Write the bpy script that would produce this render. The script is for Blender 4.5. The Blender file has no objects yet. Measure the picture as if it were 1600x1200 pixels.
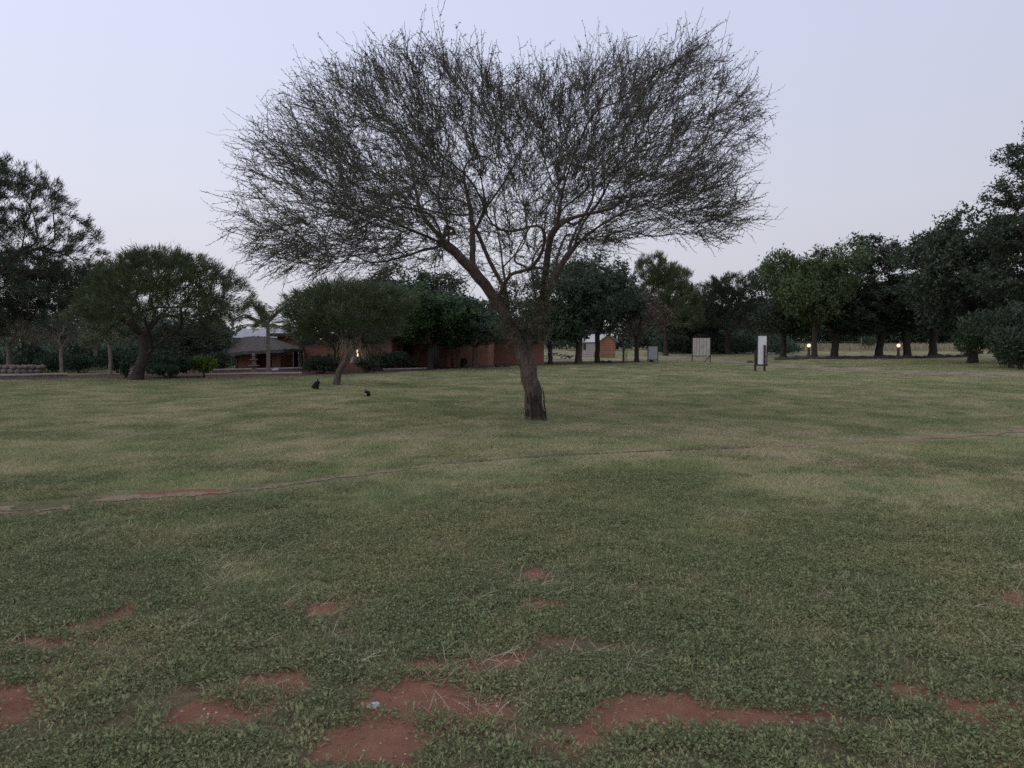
import bpy, bmesh, math, random
import numpy as np
from mathutils import Vector, Matrix

R_ = math.radians
F = 1200.0            # focal length of the photograph in its own pixels (1600 wide)
EYE = 1.6
HORIZON = 541.0
scene = bpy.context.scene
C = scene.collection

# ------------------------------------------------------------------ camera
cam_d = bpy.data.cameras.new('camera')
cam_d.sensor_width = 36.0
cam_d.lens = 27.0
cam_d.clip_start = 0.05
cam_d.clip_end = 3000
cam = bpy.data.objects.new('camera', cam_d)
C.objects.link(cam)
cam.location = (0, 0, EYE)
cam.rotation_euler = (R_(90) - math.atan((600 - HORIZON) / F), 0, 0)
scene.camera = cam

# ------------------------------------------------------------------ sky and light (after sunset, pale even sky)
SUN_EL, SUN_AZ = 48.0, 245.0       # azimuth clockwise from +Y: left of the camera and behind it
world = bpy.data.worlds.new('World')
scene.world = world
world.use_nodes = True
wn = world.node_tree
wn.nodes.clear()
w_out = wn.nodes.new('ShaderNodeOutputWorld')
w_bg = wn.nodes.new('ShaderNodeBackground')
w_sky = wn.nodes.new('ShaderNodeTexSky')
w_sky.sky_type = 'NISHITA'
w_sky.sun_disc = False
w_sky.sun_elevation = R_(SUN_EL)
w_sky.sun_rotation = R_(SUN_AZ)
w_sky.air_density = 1.0
w_sky.dust_density = 2.0
w_geo = wn.nodes.new('ShaderNodeTexCoord')
w_sep = wn.nodes.new('ShaderNodeSeparateXYZ')
w_ramp = wn.nodes.new('ShaderNodeValToRGB')
w_noise = wn.nodes.new('ShaderNodeTexNoise')
w_noise.inputs['Scale'].default_value = 1.6
w_noise.inputs['Detail'].default_value = 3.0
w_add = wn.nodes.new('ShaderNodeMath'); w_add.operation = 'MULTIPLY_ADD'
w_add.inputs[1].default_value = 0.10
w_mulc = wn.nodes.new('ShaderNodeMix'); w_mulc.data_type = 'RGBA'; w_mulc.blend_type = 'MULTIPLY'
w_mulc.inputs[0].default_value = 1.0
w_mulc.inputs[7].default_value = (0.085, 0.085, 0.085, 1)
w_mix = wn.nodes.new('ShaderNodeMix'); w_mix.data_type = 'RGBA'
w_mix.inputs[0].default_value = 0.86
el = w_ramp.color_ramp.elements
el[0].position = 0.0; el[0].color = (0.66, 0.645, 0.70, 1)
el[1].position = 1.0; el[1].color = (0.74, 0.78, 0.96, 1)
e = el.new(0.07); e.color = (0.70, 0.692, 0.765, 1)
e = el.new(0.18); e.color = (0.755, 0.76, 0.865, 1)
e = el.new(0.36); e.color = (0.74, 0.78, 0.97, 1)
# the sky is a little brighter towards the side where the sun is
w_az = wn.nodes.new('ShaderNodeMath'); w_az.operation = 'MULTIPLY_ADD'
w_az.inputs[1].default_value = -0.19; w_az.inputs[2].default_value = 1.0
wn.links.new(w_sep.outputs[0], w_az.inputs[0])
wn.links.new(w_az.outputs[0], w_bg.inputs['Strength'])
wn.links.new(w_geo.outputs['Generated'], w_sep.inputs[0])
wn.links.new(w_geo.outputs['Generated'], w_noise.inputs['Vector'])
wn.links.new(w_noise.outputs['Fac'], w_add.inputs[0])
w_off = wn.nodes.new('ShaderNodeMath'); w_off.operation = 'SUBTRACT'
w_off.inputs[1].default_value = 0.05
wn.links.new(w_sep.outputs[2], w_off.inputs[0])
wn.links.new(w_off.outputs[0], w_add.inputs[2])
wn.links.new(w_add.outputs[0], w_ramp.inputs[0])
wn.links.new(w_sky.outputs[0], w_mulc.inputs[6])
wn.links.new(w_mulc.outputs[2], w_mix.inputs[6])
wn.links.new(w_ramp.outputs[0], w_mix.inputs[7])
wn.links.new(w_mix.outputs[2], w_bg.inputs['Color'])
wn.links.new(w_bg.outputs[0], w_out.inputs[0])

sun_d = bpy.data.lights.new('sun', 'SUN')
sun_d.energy = 1.0
sun_d.angle = R_(80)
sun_d.color = (1.0, 0.93, 0.86)
sun = bpy.data.objects.new('sun', sun_d)
C.objects.link(sun)
_az, _el = R_(SUN_AZ), R_(SUN_EL)
_to = Vector((math.sin(_az) * math.cos(_el), math.cos(_az) * math.cos(_el), math.sin(_el)))
sun.rotation_euler = _to.to_track_quat('Z', 'Y').to_euler()

vs = scene.view_settings
scene.display_settings.display_device = 'sRGB'
vs.view_transform = 'Standard'
vs.look = 'None'
vs.exposure = 0.0
vs.gamma = 1.0
vs.use_curve_mapping = False
scene.render.engine = 'CYCLES'
scene.cycles.use_denoising = False
scene.cycles.max_bounces = 5
scene.cycles.diffuse_bounces = 3
scene.cycles.glossy_bounces = 2
scene.cycles.transparent_max_bounces = 4
scene.cycles.sample_clamp_indirect = 4.0

# ------------------------------------------------------------------ noise, terrain and pixel helpers
def _hash(ix, iy, seed):
    h = (ix.astype(np.int64) * 374761393 + iy.astype(np.int64) * 668265263 + seed * 1442695041) & 0x7fffffff
    h = ((h ^ (h >> 13)) * 1274126177) & 0x7fffffff
    h = (h ^ (h >> 16)) & 0xffff
    return h / 65535.0

def vnoise(x, y, seed=0):
    x = np.asarray(x, float); y = np.asarray(y, float)
    ix = np.floor(x); iy = np.floor(y)
    fx = x - ix; fy = y - iy
    fx = fx * fx * (3 - 2 * fx); fy = fy * fy * (3 - 2 * fy)
    a = _hash(ix, iy, seed); b = _hash(ix + 1, iy, seed)
    c = _hash(ix, iy + 1, seed); d = _hash(ix + 1, iy + 1, seed)
    return (a * (1 - fx) + b * fx) * (1 - fy) + (c * (1 - fx) + d * fx) * fy

def fbm(x, y, seed=0, octv=4):
    s = 0; a = 0.5; t = 0
    for k in range(octv):
        s = s + a * vnoise(x * 2 ** k + 17.3 * k, y * 2 ** k - 9.1 * k, seed + k); t += a; a *= 0.5
    return s / t

def sstep(a, b, x):
    t = np.clip((np.asarray(x, float) - a) / (b - a), 0, 1)
    return t * t * (3 - 2 * t)

def tz(x, y):
    x = np.asarray(x, float); y = np.asarray(y, float)
    s = np.clip(y - 46, 0, 260)
    rise = 0.015 * (s - 12 * (1 - np.exp(-s / 12)))
    und = (fbm(x / 7.0, y / 7.0, 5, 3) - 0.5) * 0.16 * sstep(4, 14, y) + (vnoise(x / 1.7, y / 1.7, 9) - 0.5) * 0.045
    return rise + und

def tzf(x, y):
    return float(tz(np.array([x]), np.array([y]))[0])

PITCH = math.atan((600 - HORIZON) / F)
def ray(px, py):
    v = Vector(((px - 800) / F, (600 - py) / F, -1.0))
    m = Matrix.Rotation(R_(90) - PITCH, 3, 'X')
    return m @ v

def P(px, py):
    """where the sight line through a pixel meets the ground"""
    r = np.array(ray(px, py))
    t = np.geomspace(1.0, 400.0, 2400)
    q = t[:, None] * r[None]
    below = EYE + q[:, 2] - tz(q[:, 0], q[:, 1])
    k = int(np.argmax(below <= 0)) if (below <= 0).any() else len(t) - 1
    u = below[k - 1] / max(below[k - 1] - below[k], 1e-9)
    p = q[k - 1] + (q[k] - q[k - 1]) * min(max(u, 0), 1)
    return Vector((p[0], p[1], tzf(p[0], p[1])))

def X(px, y): return (px - 800) / F * y
def Z(py, y): return EYE + (HORIZON - py) / F * y
def project(p):
    """world points (N,3) -> photograph pixels"""
    c, s = math.cos(PITCH), math.sin(PITCH)
    y = p[:, 1]; z = p[:, 2] - EYE
    dep = y * c - z * s
    up = y * s + z * c
    return 800 + F * p[:, 0] / dep, 600 - F * up / dep

def in_poly(x, y, poly):
    inside = np.zeros(len(x), bool)
    n = len(poly)
    for i in range(n):
        x0, y0 = poly[i]; x1, y1 = poly[(i + 1) % n]
        c = ((y0 > y) != (y1 > y)) & (x < (x1 - x0) * (y - y0) / (y1 - y0 + 1e-9) + x0)
        inside ^= c
    return inside

# ------------------------------------------------------------------ materials
def new_mat(name):
    m = bpy.data.materials.new(name)
    m.use_nodes = True
    n = m.node_tree
    n.nodes.clear()
    out = n.nodes.new('ShaderNodeOutputMaterial')
    return m, n, out

def principled(n, out, rough=0.8, spec=0.2):
    b = n.nodes.new('ShaderNodeBsdfPrincipled')
    b.inputs['Roughness'].default_value = rough
    b.inputs['Specular IOR Level'].default_value = spec
    n.links.new(b.outputs[0], out.inputs[0])
    return b

def ramp(n, stops, interp='LINEAR'):
    r = n.nodes.new('ShaderNodeValToRGB')
    r.color_ramp.interpolation = interp
    e = r.color_ramp.elements
    e[0].position = stops[0][0]; e[0].color = (*stops[0][1], 1)
    e[1].position = stops[-1][0]; e[1].color = (*stops[-1][1], 1)
    for p, c in stops[1:-1]:
        k = e.new(p); k.color = (*c, 1)
    return r

def noise(n, scale, detail=4, vec=None, rough=0.55):
    t = n.nodes.new('ShaderNodeTexNoise')
    t.inputs['Scale'].default_value = scale
    t.inputs['Detail'].default_value = detail
    t.inputs['Roughness'].default_value = rough
    if vec is not None: n.links.new(vec, t.inputs['Vector'])
    return t

def math_node(n, op, a, b=None):
    m = n.nodes.new('ShaderNodeMath'); m.operation = op
    for i, v in enumerate((a, b)):
        if v is None: continue
        if isinstance(v, (int, float)): m.inputs[i].default_value = v
        else: n.links.new(v, m.inputs[i])
    return m.outputs[0]

def mixc(n, fac, a, b, blend='MIX'):
    m = n.nodes.new('ShaderNodeMix'); m.data_type = 'RGBA'; m.blend_type = blend
    for s, v in ((0, fac), (6, a), (7, b)):
        if isinstance(v, (int, float)): m.inputs[s].default_value = v
        elif isinstance(v, tuple): m.inputs[s].default_value = (*v, 1)
        else: n.links.new(v, m.inputs[s])
    return m.outputs[2]

def bump(n, bsdf, height, strength=0.4, dist=0.02):
    b = n.nodes.new('ShaderNodeBump')
    b.inputs['Strength'].default_value = strength
    b.inputs['Distance'].default_value = dist
    n.links.new(height, b.inputs['Height'])
    n.links.new(b.outputs[0], bsdf.inputs['Normal'])

def leaf_mat(name, stops, transl=0.22, rough=0.55):
    """leaf colour picked by each leaf's own random tint"""
    m, n, out = new_mat(name)
    a = n.nodes.new('ShaderNodeAttribute'); a.attribute_name = 'tint'
    r = ramp(n, stops)
    n.links.new(a.outputs['Fac'], r.inputs[0])
    b = n.nodes.new('ShaderNodeBsdfPrincipled')
    b.inputs['Roughness'].default_value = rough
    b.inputs['Specular IOR Level'].default_value = 0.25
    t = n.nodes.new('ShaderNodeBsdfTranslucent')
    mx = n.nodes.new('ShaderNodeMixShader'); mx.inputs[0].default_value = transl
    n.links.new(r.outputs[0], b.inputs['Base Color'])
    n.links.new(r.outputs[0], t.inputs['Color'])
    n.links.new(b.outputs[0], mx.inputs[1]); n.links.new(t.outputs[0], mx.inputs[2])
    n.links.new(mx.outputs[0], out.inputs[0])
    return m

def bark_mat(name, c0, c1, scale=9.0, depth=0.03):
    m, n, out = new_mat(name)
    b = principled(n, out, 0.9, 0.1)
    g = n.nodes.new('ShaderNodeTexCoord')
    mp = n.nodes.new('ShaderNodeMapping'); mp.inputs['Scale'].default_value = (1, 1, 0.33)
    n.links.new(g.outputs['Object'], mp.inputs[0])
    t = noise(n, scale * 2, 6, mp.outputs[0], 0.65)
    v = n.nodes.new('ShaderNodeTexVoronoi'); v.feature = 'DISTANCE_TO_EDGE'
    v.inputs['Scale'].default_value = scale * 2.4
    n.links.new(mp.outputs[0], v.inputs['Vector'])
    r = ramp(n, [(0.3, c0), (0.72, c1)])
    n.links.new(t.outputs['Fac'], r.inputs[0])
    n.links.new(r.outputs[0], b.inputs['Base Color'])
    h = math_node(n, 'ADD', math_node(n, 'MINIMUM', v.outputs['Distance'], 0.25), math_node(n, 'MULTIPLY', t.outputs['Fac'], 0.4))
    bump(n, b, h, 0.9, depth)
    return m

def flat_mat(name, col, col2=None, scale=4.0, rough=0.8, spec=0.2, bumpd=0.0):
    m, n, out = new_mat(name)
    b = principled(n, out, rough, spec)
    g = n.nodes.new('ShaderNodeTexCoord')
    t = noise(n, scale, 5, g.outputs['Object'], 0.6)
    c2 = col2 or tuple(v * 0.72 for v in col)
    r = ramp(n, [(0.32, c2), (0.68, col)])
    n.links.new(t.outputs['Fac'], r.inputs[0])
    n.links.new(r.outputs[0], b.inputs['Base Color'])
    if bumpd: bump(n, b, t.outputs['Fac'], 0.6, bumpd)
    return m

def glow_mat(name, col, strength):
    m, n, out = new_mat(name)
    e = n.nodes.new('ShaderNodeEmission')
    e.inputs[0].default_value = (*col, 1); e.inputs[1].default_value = strength
    n.links.new(e.outputs[0], out.inputs[0])
    return m

M = {}
M['bark'] = bark_mat('bark', (0.045, 0.034, 0.029), (0.15, 0.118, 0.10), 7.0, 0.06)
M['bark_dark'] = bark_mat('bark_dark', (0.03, 0.025, 0.022), (0.075, 0.06, 0.05), 7.0, 0.03)
M['bark_pale'] = bark_mat('bark_pale', (0.13, 0.105, 0.085), (0.26, 0.22, 0.185), 7.0, 0.02)
M['twig'] = leaf_mat('twig', [(0, (0.042, 0.038, 0.036)), (1, (0.125, 0.115, 0.102))], 0.0, 0.9)
M['thorn_leaf'] = leaf_mat('thorn_leaf', [(0, (0.055, 0.060, 0.044)), (0.6, (0.095, 0.105, 0.068)), (1, (0.16, 0.17, 0.105))], 0.2, 0.8)
M['acacia_leaf'] = leaf_mat('acacia_leaf', [(0, (0.039, 0.0572, 0.0338)), (0.6, (0.0715, 0.0975, 0.0442)), (1, (0.1235, 0.143, 0.0585))])
M['acacia_leaf_dark'] = leaf_mat('acacia_leaf_dark', [(0, (0.0286, 0.0416, 0.0312)), (1, (0.0715, 0.0884, 0.0494))])
M['acacia_leaf_pale'] = leaf_mat('acacia_leaf_pale', [(0, (0.050, 0.060, 0.034)), (1, (0.125, 0.125, 0.065))])
M['broad_leaf'] = leaf_mat('broad_leaf', [(0, (0.03, 0.06, 0.0288)), (0.6, (0.054, 0.102, 0.0408)), (1, (0.102, 0.15, 0.06))])
M['broad_leaf_dark'] = leaf_mat('broad_leaf_dark', [(0, (0.025, 0.0375, 0.025)), (0.7, (0.0475, 0.0675, 0.04)), (1, (0.08, 0.105, 0.06))])
M['broad_leaf_blue'] = leaf_mat('broad_leaf_blue', [(0, (0.0288, 0.048, 0.0324)), (1, (0.0696, 0.1032, 0.0648))])
M['broad_leaf_bright'] = leaf_mat('broad_leaf_bright', [(0, (0.040, 0.064, 0.026)), (0.6, (0.070, 0.105, 0.040)), (1, (0.12, 0.155, 0.060))])  # leaf colour of the lighter green tree
M['red_leaf'] = leaf_mat('red_leaf', [(0, (0.060, 0.035, 0.030)), (0.6, (0.115, 0.070, 0.058)), (1, (0.20, 0.14, 0.12))])
M['lime_leaf'] = leaf_mat('lime_leaf', [(0, (0.05, 0.09, 0.02)), (1, (0.16, 0.24, 0.045))])
M['shrub_leaf'] = leaf_mat('shrub_leaf', [(0, (0.0288, 0.054, 0.0336)), (1, (0.072, 0.114, 0.066))])
M['palm_leaf'] = leaf_mat('palm_leaf', [(0, (0.07, 0.08, 0.042)), (1, (0.16, 0.16, 0.085))])
M['dry_leaf'] = leaf_mat('dry_leaf', [(0, (0.20, 0.165, 0.11)), (1, (0.36, 0.31, 0.21))])
M['terracotta'] = flat_mat('terracotta', (0.24, 0.126, 0.090), (0.175, 0.088, 0.064), 1.3, 0.9, 0.1, 0.01)
M['fascia'] = flat_mat('fascia', (0.05, 0.042, 0.04), None, 2, 0.8)
M['thatch'] = flat_mat('thatch', (0.10, 0.092, 0.088), (0.062, 0.056, 0.054), 9, 0.95, 0.05, 0.04)
M['metal_roof'] = flat_mat('metal_roof', (0.38, 0.38, 0.41), (0.29, 0.29, 0.32), 1.5, 0.5, 0.4)
M['white_paint'] = flat_mat('white_paint', (0.66, 0.66, 0.68), (0.52, 0.52, 0.54), 6, 0.6)
M['grey_board'] = flat_mat('grey_board', (0.36, 0.36, 0.38), (0.28, 0.28, 0.30), 5, 0.7)
M['weathered'] = flat_mat('weathered', (0.48, 0.45, 0.42), (0.31, 0.28, 0.25), 5, 0.8)
M['dark_wood'] = flat_mat('dark_wood', (0.055, 0.036, 0.03), (0.035, 0.024, 0.02), 8, 0.85)
M['orange_wood'] = flat_mat('orange_wood', (0.36, 0.19, 0.11), (0.26, 0.13, 0.075), 3, 0.7)
M['grey_wood'] = flat_mat('grey_wood', (0.29, 0.265, 0.25), (0.22, 0.20, 0.185), 3, 0.8)
M['dark_glass'] = flat_mat('dark_glass', (0.012, 0.014, 0.018), None, 3, 0.15, 0.5)
M['stone'] = flat_mat('stone', (0.26, 0.22, 0.19), (0.15, 0.125, 0.11), 5, 0.95, 0.1, 0.03)
M['dark_stone'] = flat_mat('dark_stone', (0.065, 0.055, 0.05), (0.04, 0.034, 0.032), 5, 0.95, 0.1, 0.03)
M['pale_stone'] = flat_mat('pale_stone', (0.50, 0.48, 0.46), (0.33, 0.31, 0.30), 6, 0.9, 0.1, 0.01)
M['pink_wall'] = flat_mat('pink_wall', (0.30, 0.19, 0.165), (0.22, 0.13, 0.11), 3, 0.9, 0.1, 0.01)
M['coping'] = flat_mat('coping', (0.42, 0.37, 0.36), (0.31, 0.27, 0.26), 4, 0.9)
M['bed_soil'] = flat_mat('bed_soil', (0.115, 0.078, 0.062), (0.06, 0.043, 0.036), 1.2, 1.0, 0.05, 0.03)
M['lime_plastic'] = flat_mat('lime_plastic', (0.42, 0.62, 0.16), None, 4, 0.5)
M['lamp_globe'] = glow_mat('lamp_globe', (1.0, 0.72, 0.44), 1.7)
M['tube_light'] = glow_mat('tube_light', (1.0, 0.84, 0.62), 1.9)
M['bulb'] = glow_mat('bulb', (1.0, 0.62, 0.28), 3.0)
M['fur'] = flat_mat('fur', (0.012, 0.011, 0.011), (0.006, 0.006, 0.006), 30, 0.9)
M['white_fur'] = flat_mat('white_fur', (0.62, 0.60, 0.58), None, 30, 0.9)
M['wire'] = flat_mat('wire', (0.16, 0.16, 0.17), None, 3, 0.5)

# ------------------------------------------------------------------ mesh and object helpers
class Acc:
    """collects verts and quads / triangles, plus one tint number per face"""
    def __init__(s):
        s.v = []; s.q = []; s.t = []; s.qt = []; s.tt = []; s.n = 0
    def add(s, v, f, tint=0.5):
        v = np.asarray(v, float).reshape(-1, 3); f = np.asarray(f, np.int64)
        if len(f) == 0: return
        tn = np.broadcast_to(np.asarray(tint, float), (len(f),))
        if f.shape[1] == 4: s.q.append(f + s.n); s.qt.append(tn)
        else: s.t.append(f + s.n); s.tt.append(tn)
        s.v.append(v); s.n += len(v)
    def mesh(s, name, mat, smooth=False):
        me = bpy.data.meshes.new(name)
        v = np.concatenate(s.v) if s.v else np.zeros((0, 3))
        q = np.concatenate(s.q) if s.q else np.zeros((0, 4), np.int64)
        t = np.concatenate(s.t) if s.t else np.zeros((0, 3), np.int64)
        me.vertices.add(len(v)); me.vertices.foreach_set('co', v.astype(np.float32).ravel())
        me.loops.add(len(q) * 4 + len(t) * 3)
        me.loops.foreach_set('vertex_index', np.concatenate([q.ravel(), t.ravel()]).astype(np.int32))
        me.polygons.add(len(q) + len(t))
        st = np.concatenate([np.arange(len(q)) * 4, len(q) * 4 + np.arange(len(t)) * 3])
        me.polygons.foreach_set('loop_start', st.astype(np.int32))
        me.polygons.foreach_set('use_smooth', np.full(len(st), smooth))
        tint = np.concatenate([np.concatenate(s.qt) if s.qt else np.zeros(0), np.concatenate(s.tt) if s.tt else np.zeros(0)])
        at = me.attributes.new('tint', 'FLOAT', 'FACE')
        at.data.foreach_set('value', tint.astype(np.float32))
        me.update(calc_edges=True)
        me.validate()
        if mat is not None: me.materials.append(mat)
        return me
    # simple solids
    def box(s, c, size, rz=0.0, tint=0.5, taper=1.0):
        hx, hy, hz = size[0] / 2, size[1] / 2, size[2] / 2
        v = []
        for k, z in ((1.0, -hz), (taper, hz)):
            for x, y in ((-hx, -hy), (hx, -hy), (hx, hy), (-hx, hy)): v.append((x * k, y * k, z))
        v = np.array(v); c_, s_ = math.cos(rz), math.sin(rz)
        v = np.stack([v[:, 0] * c_ - v[:, 1] * s_, v[:, 0] * s_ + v[:, 1] * c_, v[:, 2]], 1) + np.array(c)
        s.add(v, [(3, 2, 1, 0), (4, 5, 6, 7), (0, 1, 5, 4), (1, 2, 6, 5), (2, 3, 7, 6), (3, 0, 4, 7)], tint)
    def tube(s, pts, rad, sides=6, tint=0.5, cap=True):
        p = np.asarray(pts, float)[None]; r = np.broadcast_to(np.asarray(rad, float), (p.shape[1],))[None]
        v, f = tubes(p, r, sides)
        s.add(v, f, tint)
        if cap:
            S = p.shape[1]
            for ring, centre in ((0, p[0, 0]), (S - 1, p[0, -1])):
                idx = np.arange(sides) + ring * sides
                vv = np.concatenate([v.reshape(-1, 3)[idx], centre[None]])
                s.add(vv, [(i, (i + 1) % sides, sides) for i in range(sides)], tint)
    def lathe(s, prof, c=(0, 0, 0), seg=16, tint=0.5):
        a = np.arange(seg) * 2 * math.pi / seg
        v = [(r * math.cos(t) + c[0], r * math.sin(t) + c[1], z + c[2]) for r, z in prof for t in a]
        f = [(i * seg + j, i * seg + (j + 1) % seg, (i + 1) * seg + (j + 1) % seg, (i + 1) * seg + j) for i in range(len(prof) - 1) for j in range(seg)]
        s.add(v, f, tint)

def nrm(v):
    return v / np.maximum(np.linalg.norm(v, axis=-1, keepdims=True), 1e-9)

def tubes(Pt, Rt, sides):
    """N tubes of S points each, all at once"""
    N, S, _ = Pt.shape
    T = nrm(np.gradient(Pt, axis=1))
    mean = nrm(Pt[:, -1] - Pt[:, 0] + 1e-6)
    ref = np.zeros((N, 3)); ref[np.arange(N), np.argmin(np.abs(mean), 1)] = 1
    U = nrm(np.cross(T, ref[:, None, :])); W = np.cross(T, U)
    a = np.arange(sides) * 2 * math.pi / sides
    v = Pt[:, :, None, :] + Rt[:, :, None, None] * (np.cos(a)[None, None, :, None] * U[:, :, None, :] + np.sin(a)[None, None, :, None] * W[:, :, None, :])
    i = np.arange(N)[:, None, None] * S * sides; k = np.arange(S - 1)[None, :, None] * sides; j = np.arange(sides)[None, None, :]
    j2 = (j + 1) % sides
    f = np.stack([i + k + j, i + k + j2, i + k + sides + j2, i + k + sides + j], -1).reshape(-1, 4)
    return v.reshape(-1, 3), f

def leaf_quads(base, d, L, Wd, rng, fold=0.0):
    """a pointed leaf as one diamond quad for each base point"""
    d = nrm(d)
    side = nrm(np.cross(d, rng.normal(size=d.shape)))
    L = np.asarray(L)[:, None]; Wd = np.asarray(Wd)[:, None]
    mid = base + d * L * 0.45
    v = np.stack([base, mid + side * Wd / 2, base + d * L, mid - side * Wd / 2], 1).reshape(-1, 3)
    f = np.arange(len(base) * 4).reshape(-1, 4)
    return v, f

def leaf_tris(base, d, L, Wd, rng):
    d = nrm(d); side = nrm(np.cross(d, rng.normal(size=d.shape)))
    L = np.asarray(L)[:, None]; Wd = np.asarray(Wd)[:, None]
    v = np.stack([base - side * Wd / 2, base + side * Wd / 2, base + d * L], 1).reshape(-1, 3)
    return v, np.arange(len(base) * 3).reshape(-1, 3)

def tag(o, label=None, cat=None, group=None, kind=None):
    if label: o['label'] = label
    if cat: o['category'] = cat
    if group: o['group'] = group
    if kind: o['kind'] = kind
    return o

def link(name, me, parent=None, loc=None):
    o = bpy.data.objects.new(name, me)
    C.objects.link(o)
    if parent is not None: o.parent = parent
    if loc is not None: o.location = loc
    return o

def thing(name, label, cat, loc=(0, 0, 0), rz=0.0, group=None):
    o = link(name, None, None, loc)
    o.empty_display_size = 0.2
    o.rotation_euler = (0, 0, rz)
    return tag(o, label, cat, group)

def part(name, acc, mat, parent, smooth=False, kind=None):
    return tag(link(name, acc.mesh(name, mat, smooth), parent), kind=kind)

def set_mat(o, mat):
    o.material_slots[0].link = 'OBJECT'
    o.material_slots[0].material = mat

# ------------------------------------------------------------------ the ground
SOIL = [  # bare patches: pixel centre, half width, half height in the photograph -> laid on the ground where they are
 (650,1092,95,26),(730,1115,65,15),(560,1148,62,20),(500,1172,40,10),(620,1178,38,24),(350,1122,58,18),(300,1094,34,17),(420,1066,44,8),
 (20,1115,26,20),(60,1010,52,10),(70,1043,13,5),(200,1086,16,8),(515,950,30,10),(445,943,20,5),(850,941,24,6),(835,894,22,8),
 (750,938,22,4),(690,1042,48,9),(790,1037,30,9),(890,1007,48,11),(1000,1114,66,18),(1050,1099,40,14),(1130,1120,80,15),(1240,1128,92,13),
 (1430,1128,26,8),(1540,1106,70,9),(1060,1186,44,12),(640,1068,60,8),(1395,1072,60,6),(880,1148,60,10),(300,772,70,3.5)]
_pr = None
def soil_field(x, y):
    x = np.asarray(x, float); y = np.asarray(y, float)
    p = np.stack([x, y, np.zeros_like(x)], 1)
    ok = y > 1.5
    px, py = project(np.where(ok[:, None], p, np.array([[0, 2.0, 0]])))
    wx = (fbm(x * 2.2, y * 2.2, 31, 4) - 0.5); wy = (fbm(x * 2.2 + 40, y * 2.2, 37, 4) - 0.5)
    m = np.zeros(len(x))
    for cx, cy, rx, ry in SOIL:
        q = np.sqrt(((px - cx) / rx + wx * 1.5) ** 2 + ((py - cy) / ry + wy * 1.5) ** 2)
        m = np.maximum(m, 1.42 - q * 0.8)
    scat = fbm(x * 0.9, y * 0.9, 71, 4)
    m = np.maximum(m, (scat - 0.60) * 4.5 * sstep(9, 3, y))
    m = np.where(ok, m, (scat - 0.6) * 4)
    return np.clip(m, 0, 1)

def dry_field(x, y):
    d = 0.42 * fbm(x / 1.7, y / 2.2, 51, 4) + 0.58 * fbm(x / 0.5, y / 0.7, 57, 3)
    return np.clip((d - 0.5) * 2.1 + 0.36 + 0.09 * sstep(5, 14, y), 0, 1)

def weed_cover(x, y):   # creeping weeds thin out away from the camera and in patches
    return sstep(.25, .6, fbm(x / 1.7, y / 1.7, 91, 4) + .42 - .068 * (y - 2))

def axis_pts(lo, hi, fine, n):
    t = np.linspace(-1, 1, n)
    k = 5.2
    s = np.sinh(k * t) / np.sinh(k)
    return np.where(s < 0, -s * lo, s * hi)
gx = axis_pts(-400, 400, 0.05, 331)
ty = np.linspace(0, 1, 430)
gy = -12 + (900 + 12) * (np.exp(7.2 * ty) - 1) / (np.exp(7.2) - 1)
GX, GY = np.meshgrid(gx, gy)
fx, fy = GX.ravel(), GY.ravel()
soil = soil_field(fx, fy)
gz = tz(fx, fy) + 0.0
a_ground = Acc()
nx, ny = len(gx), len(gy)
ii = (np.arange(ny - 1)[:, None] * nx + np.arange(nx - 1)[None, :]).ravel()
a_ground.add(np.stack([fx, fy, gz], 1), np.stack([ii, ii + 1, ii + nx + 1, ii + nx], 1))

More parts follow.
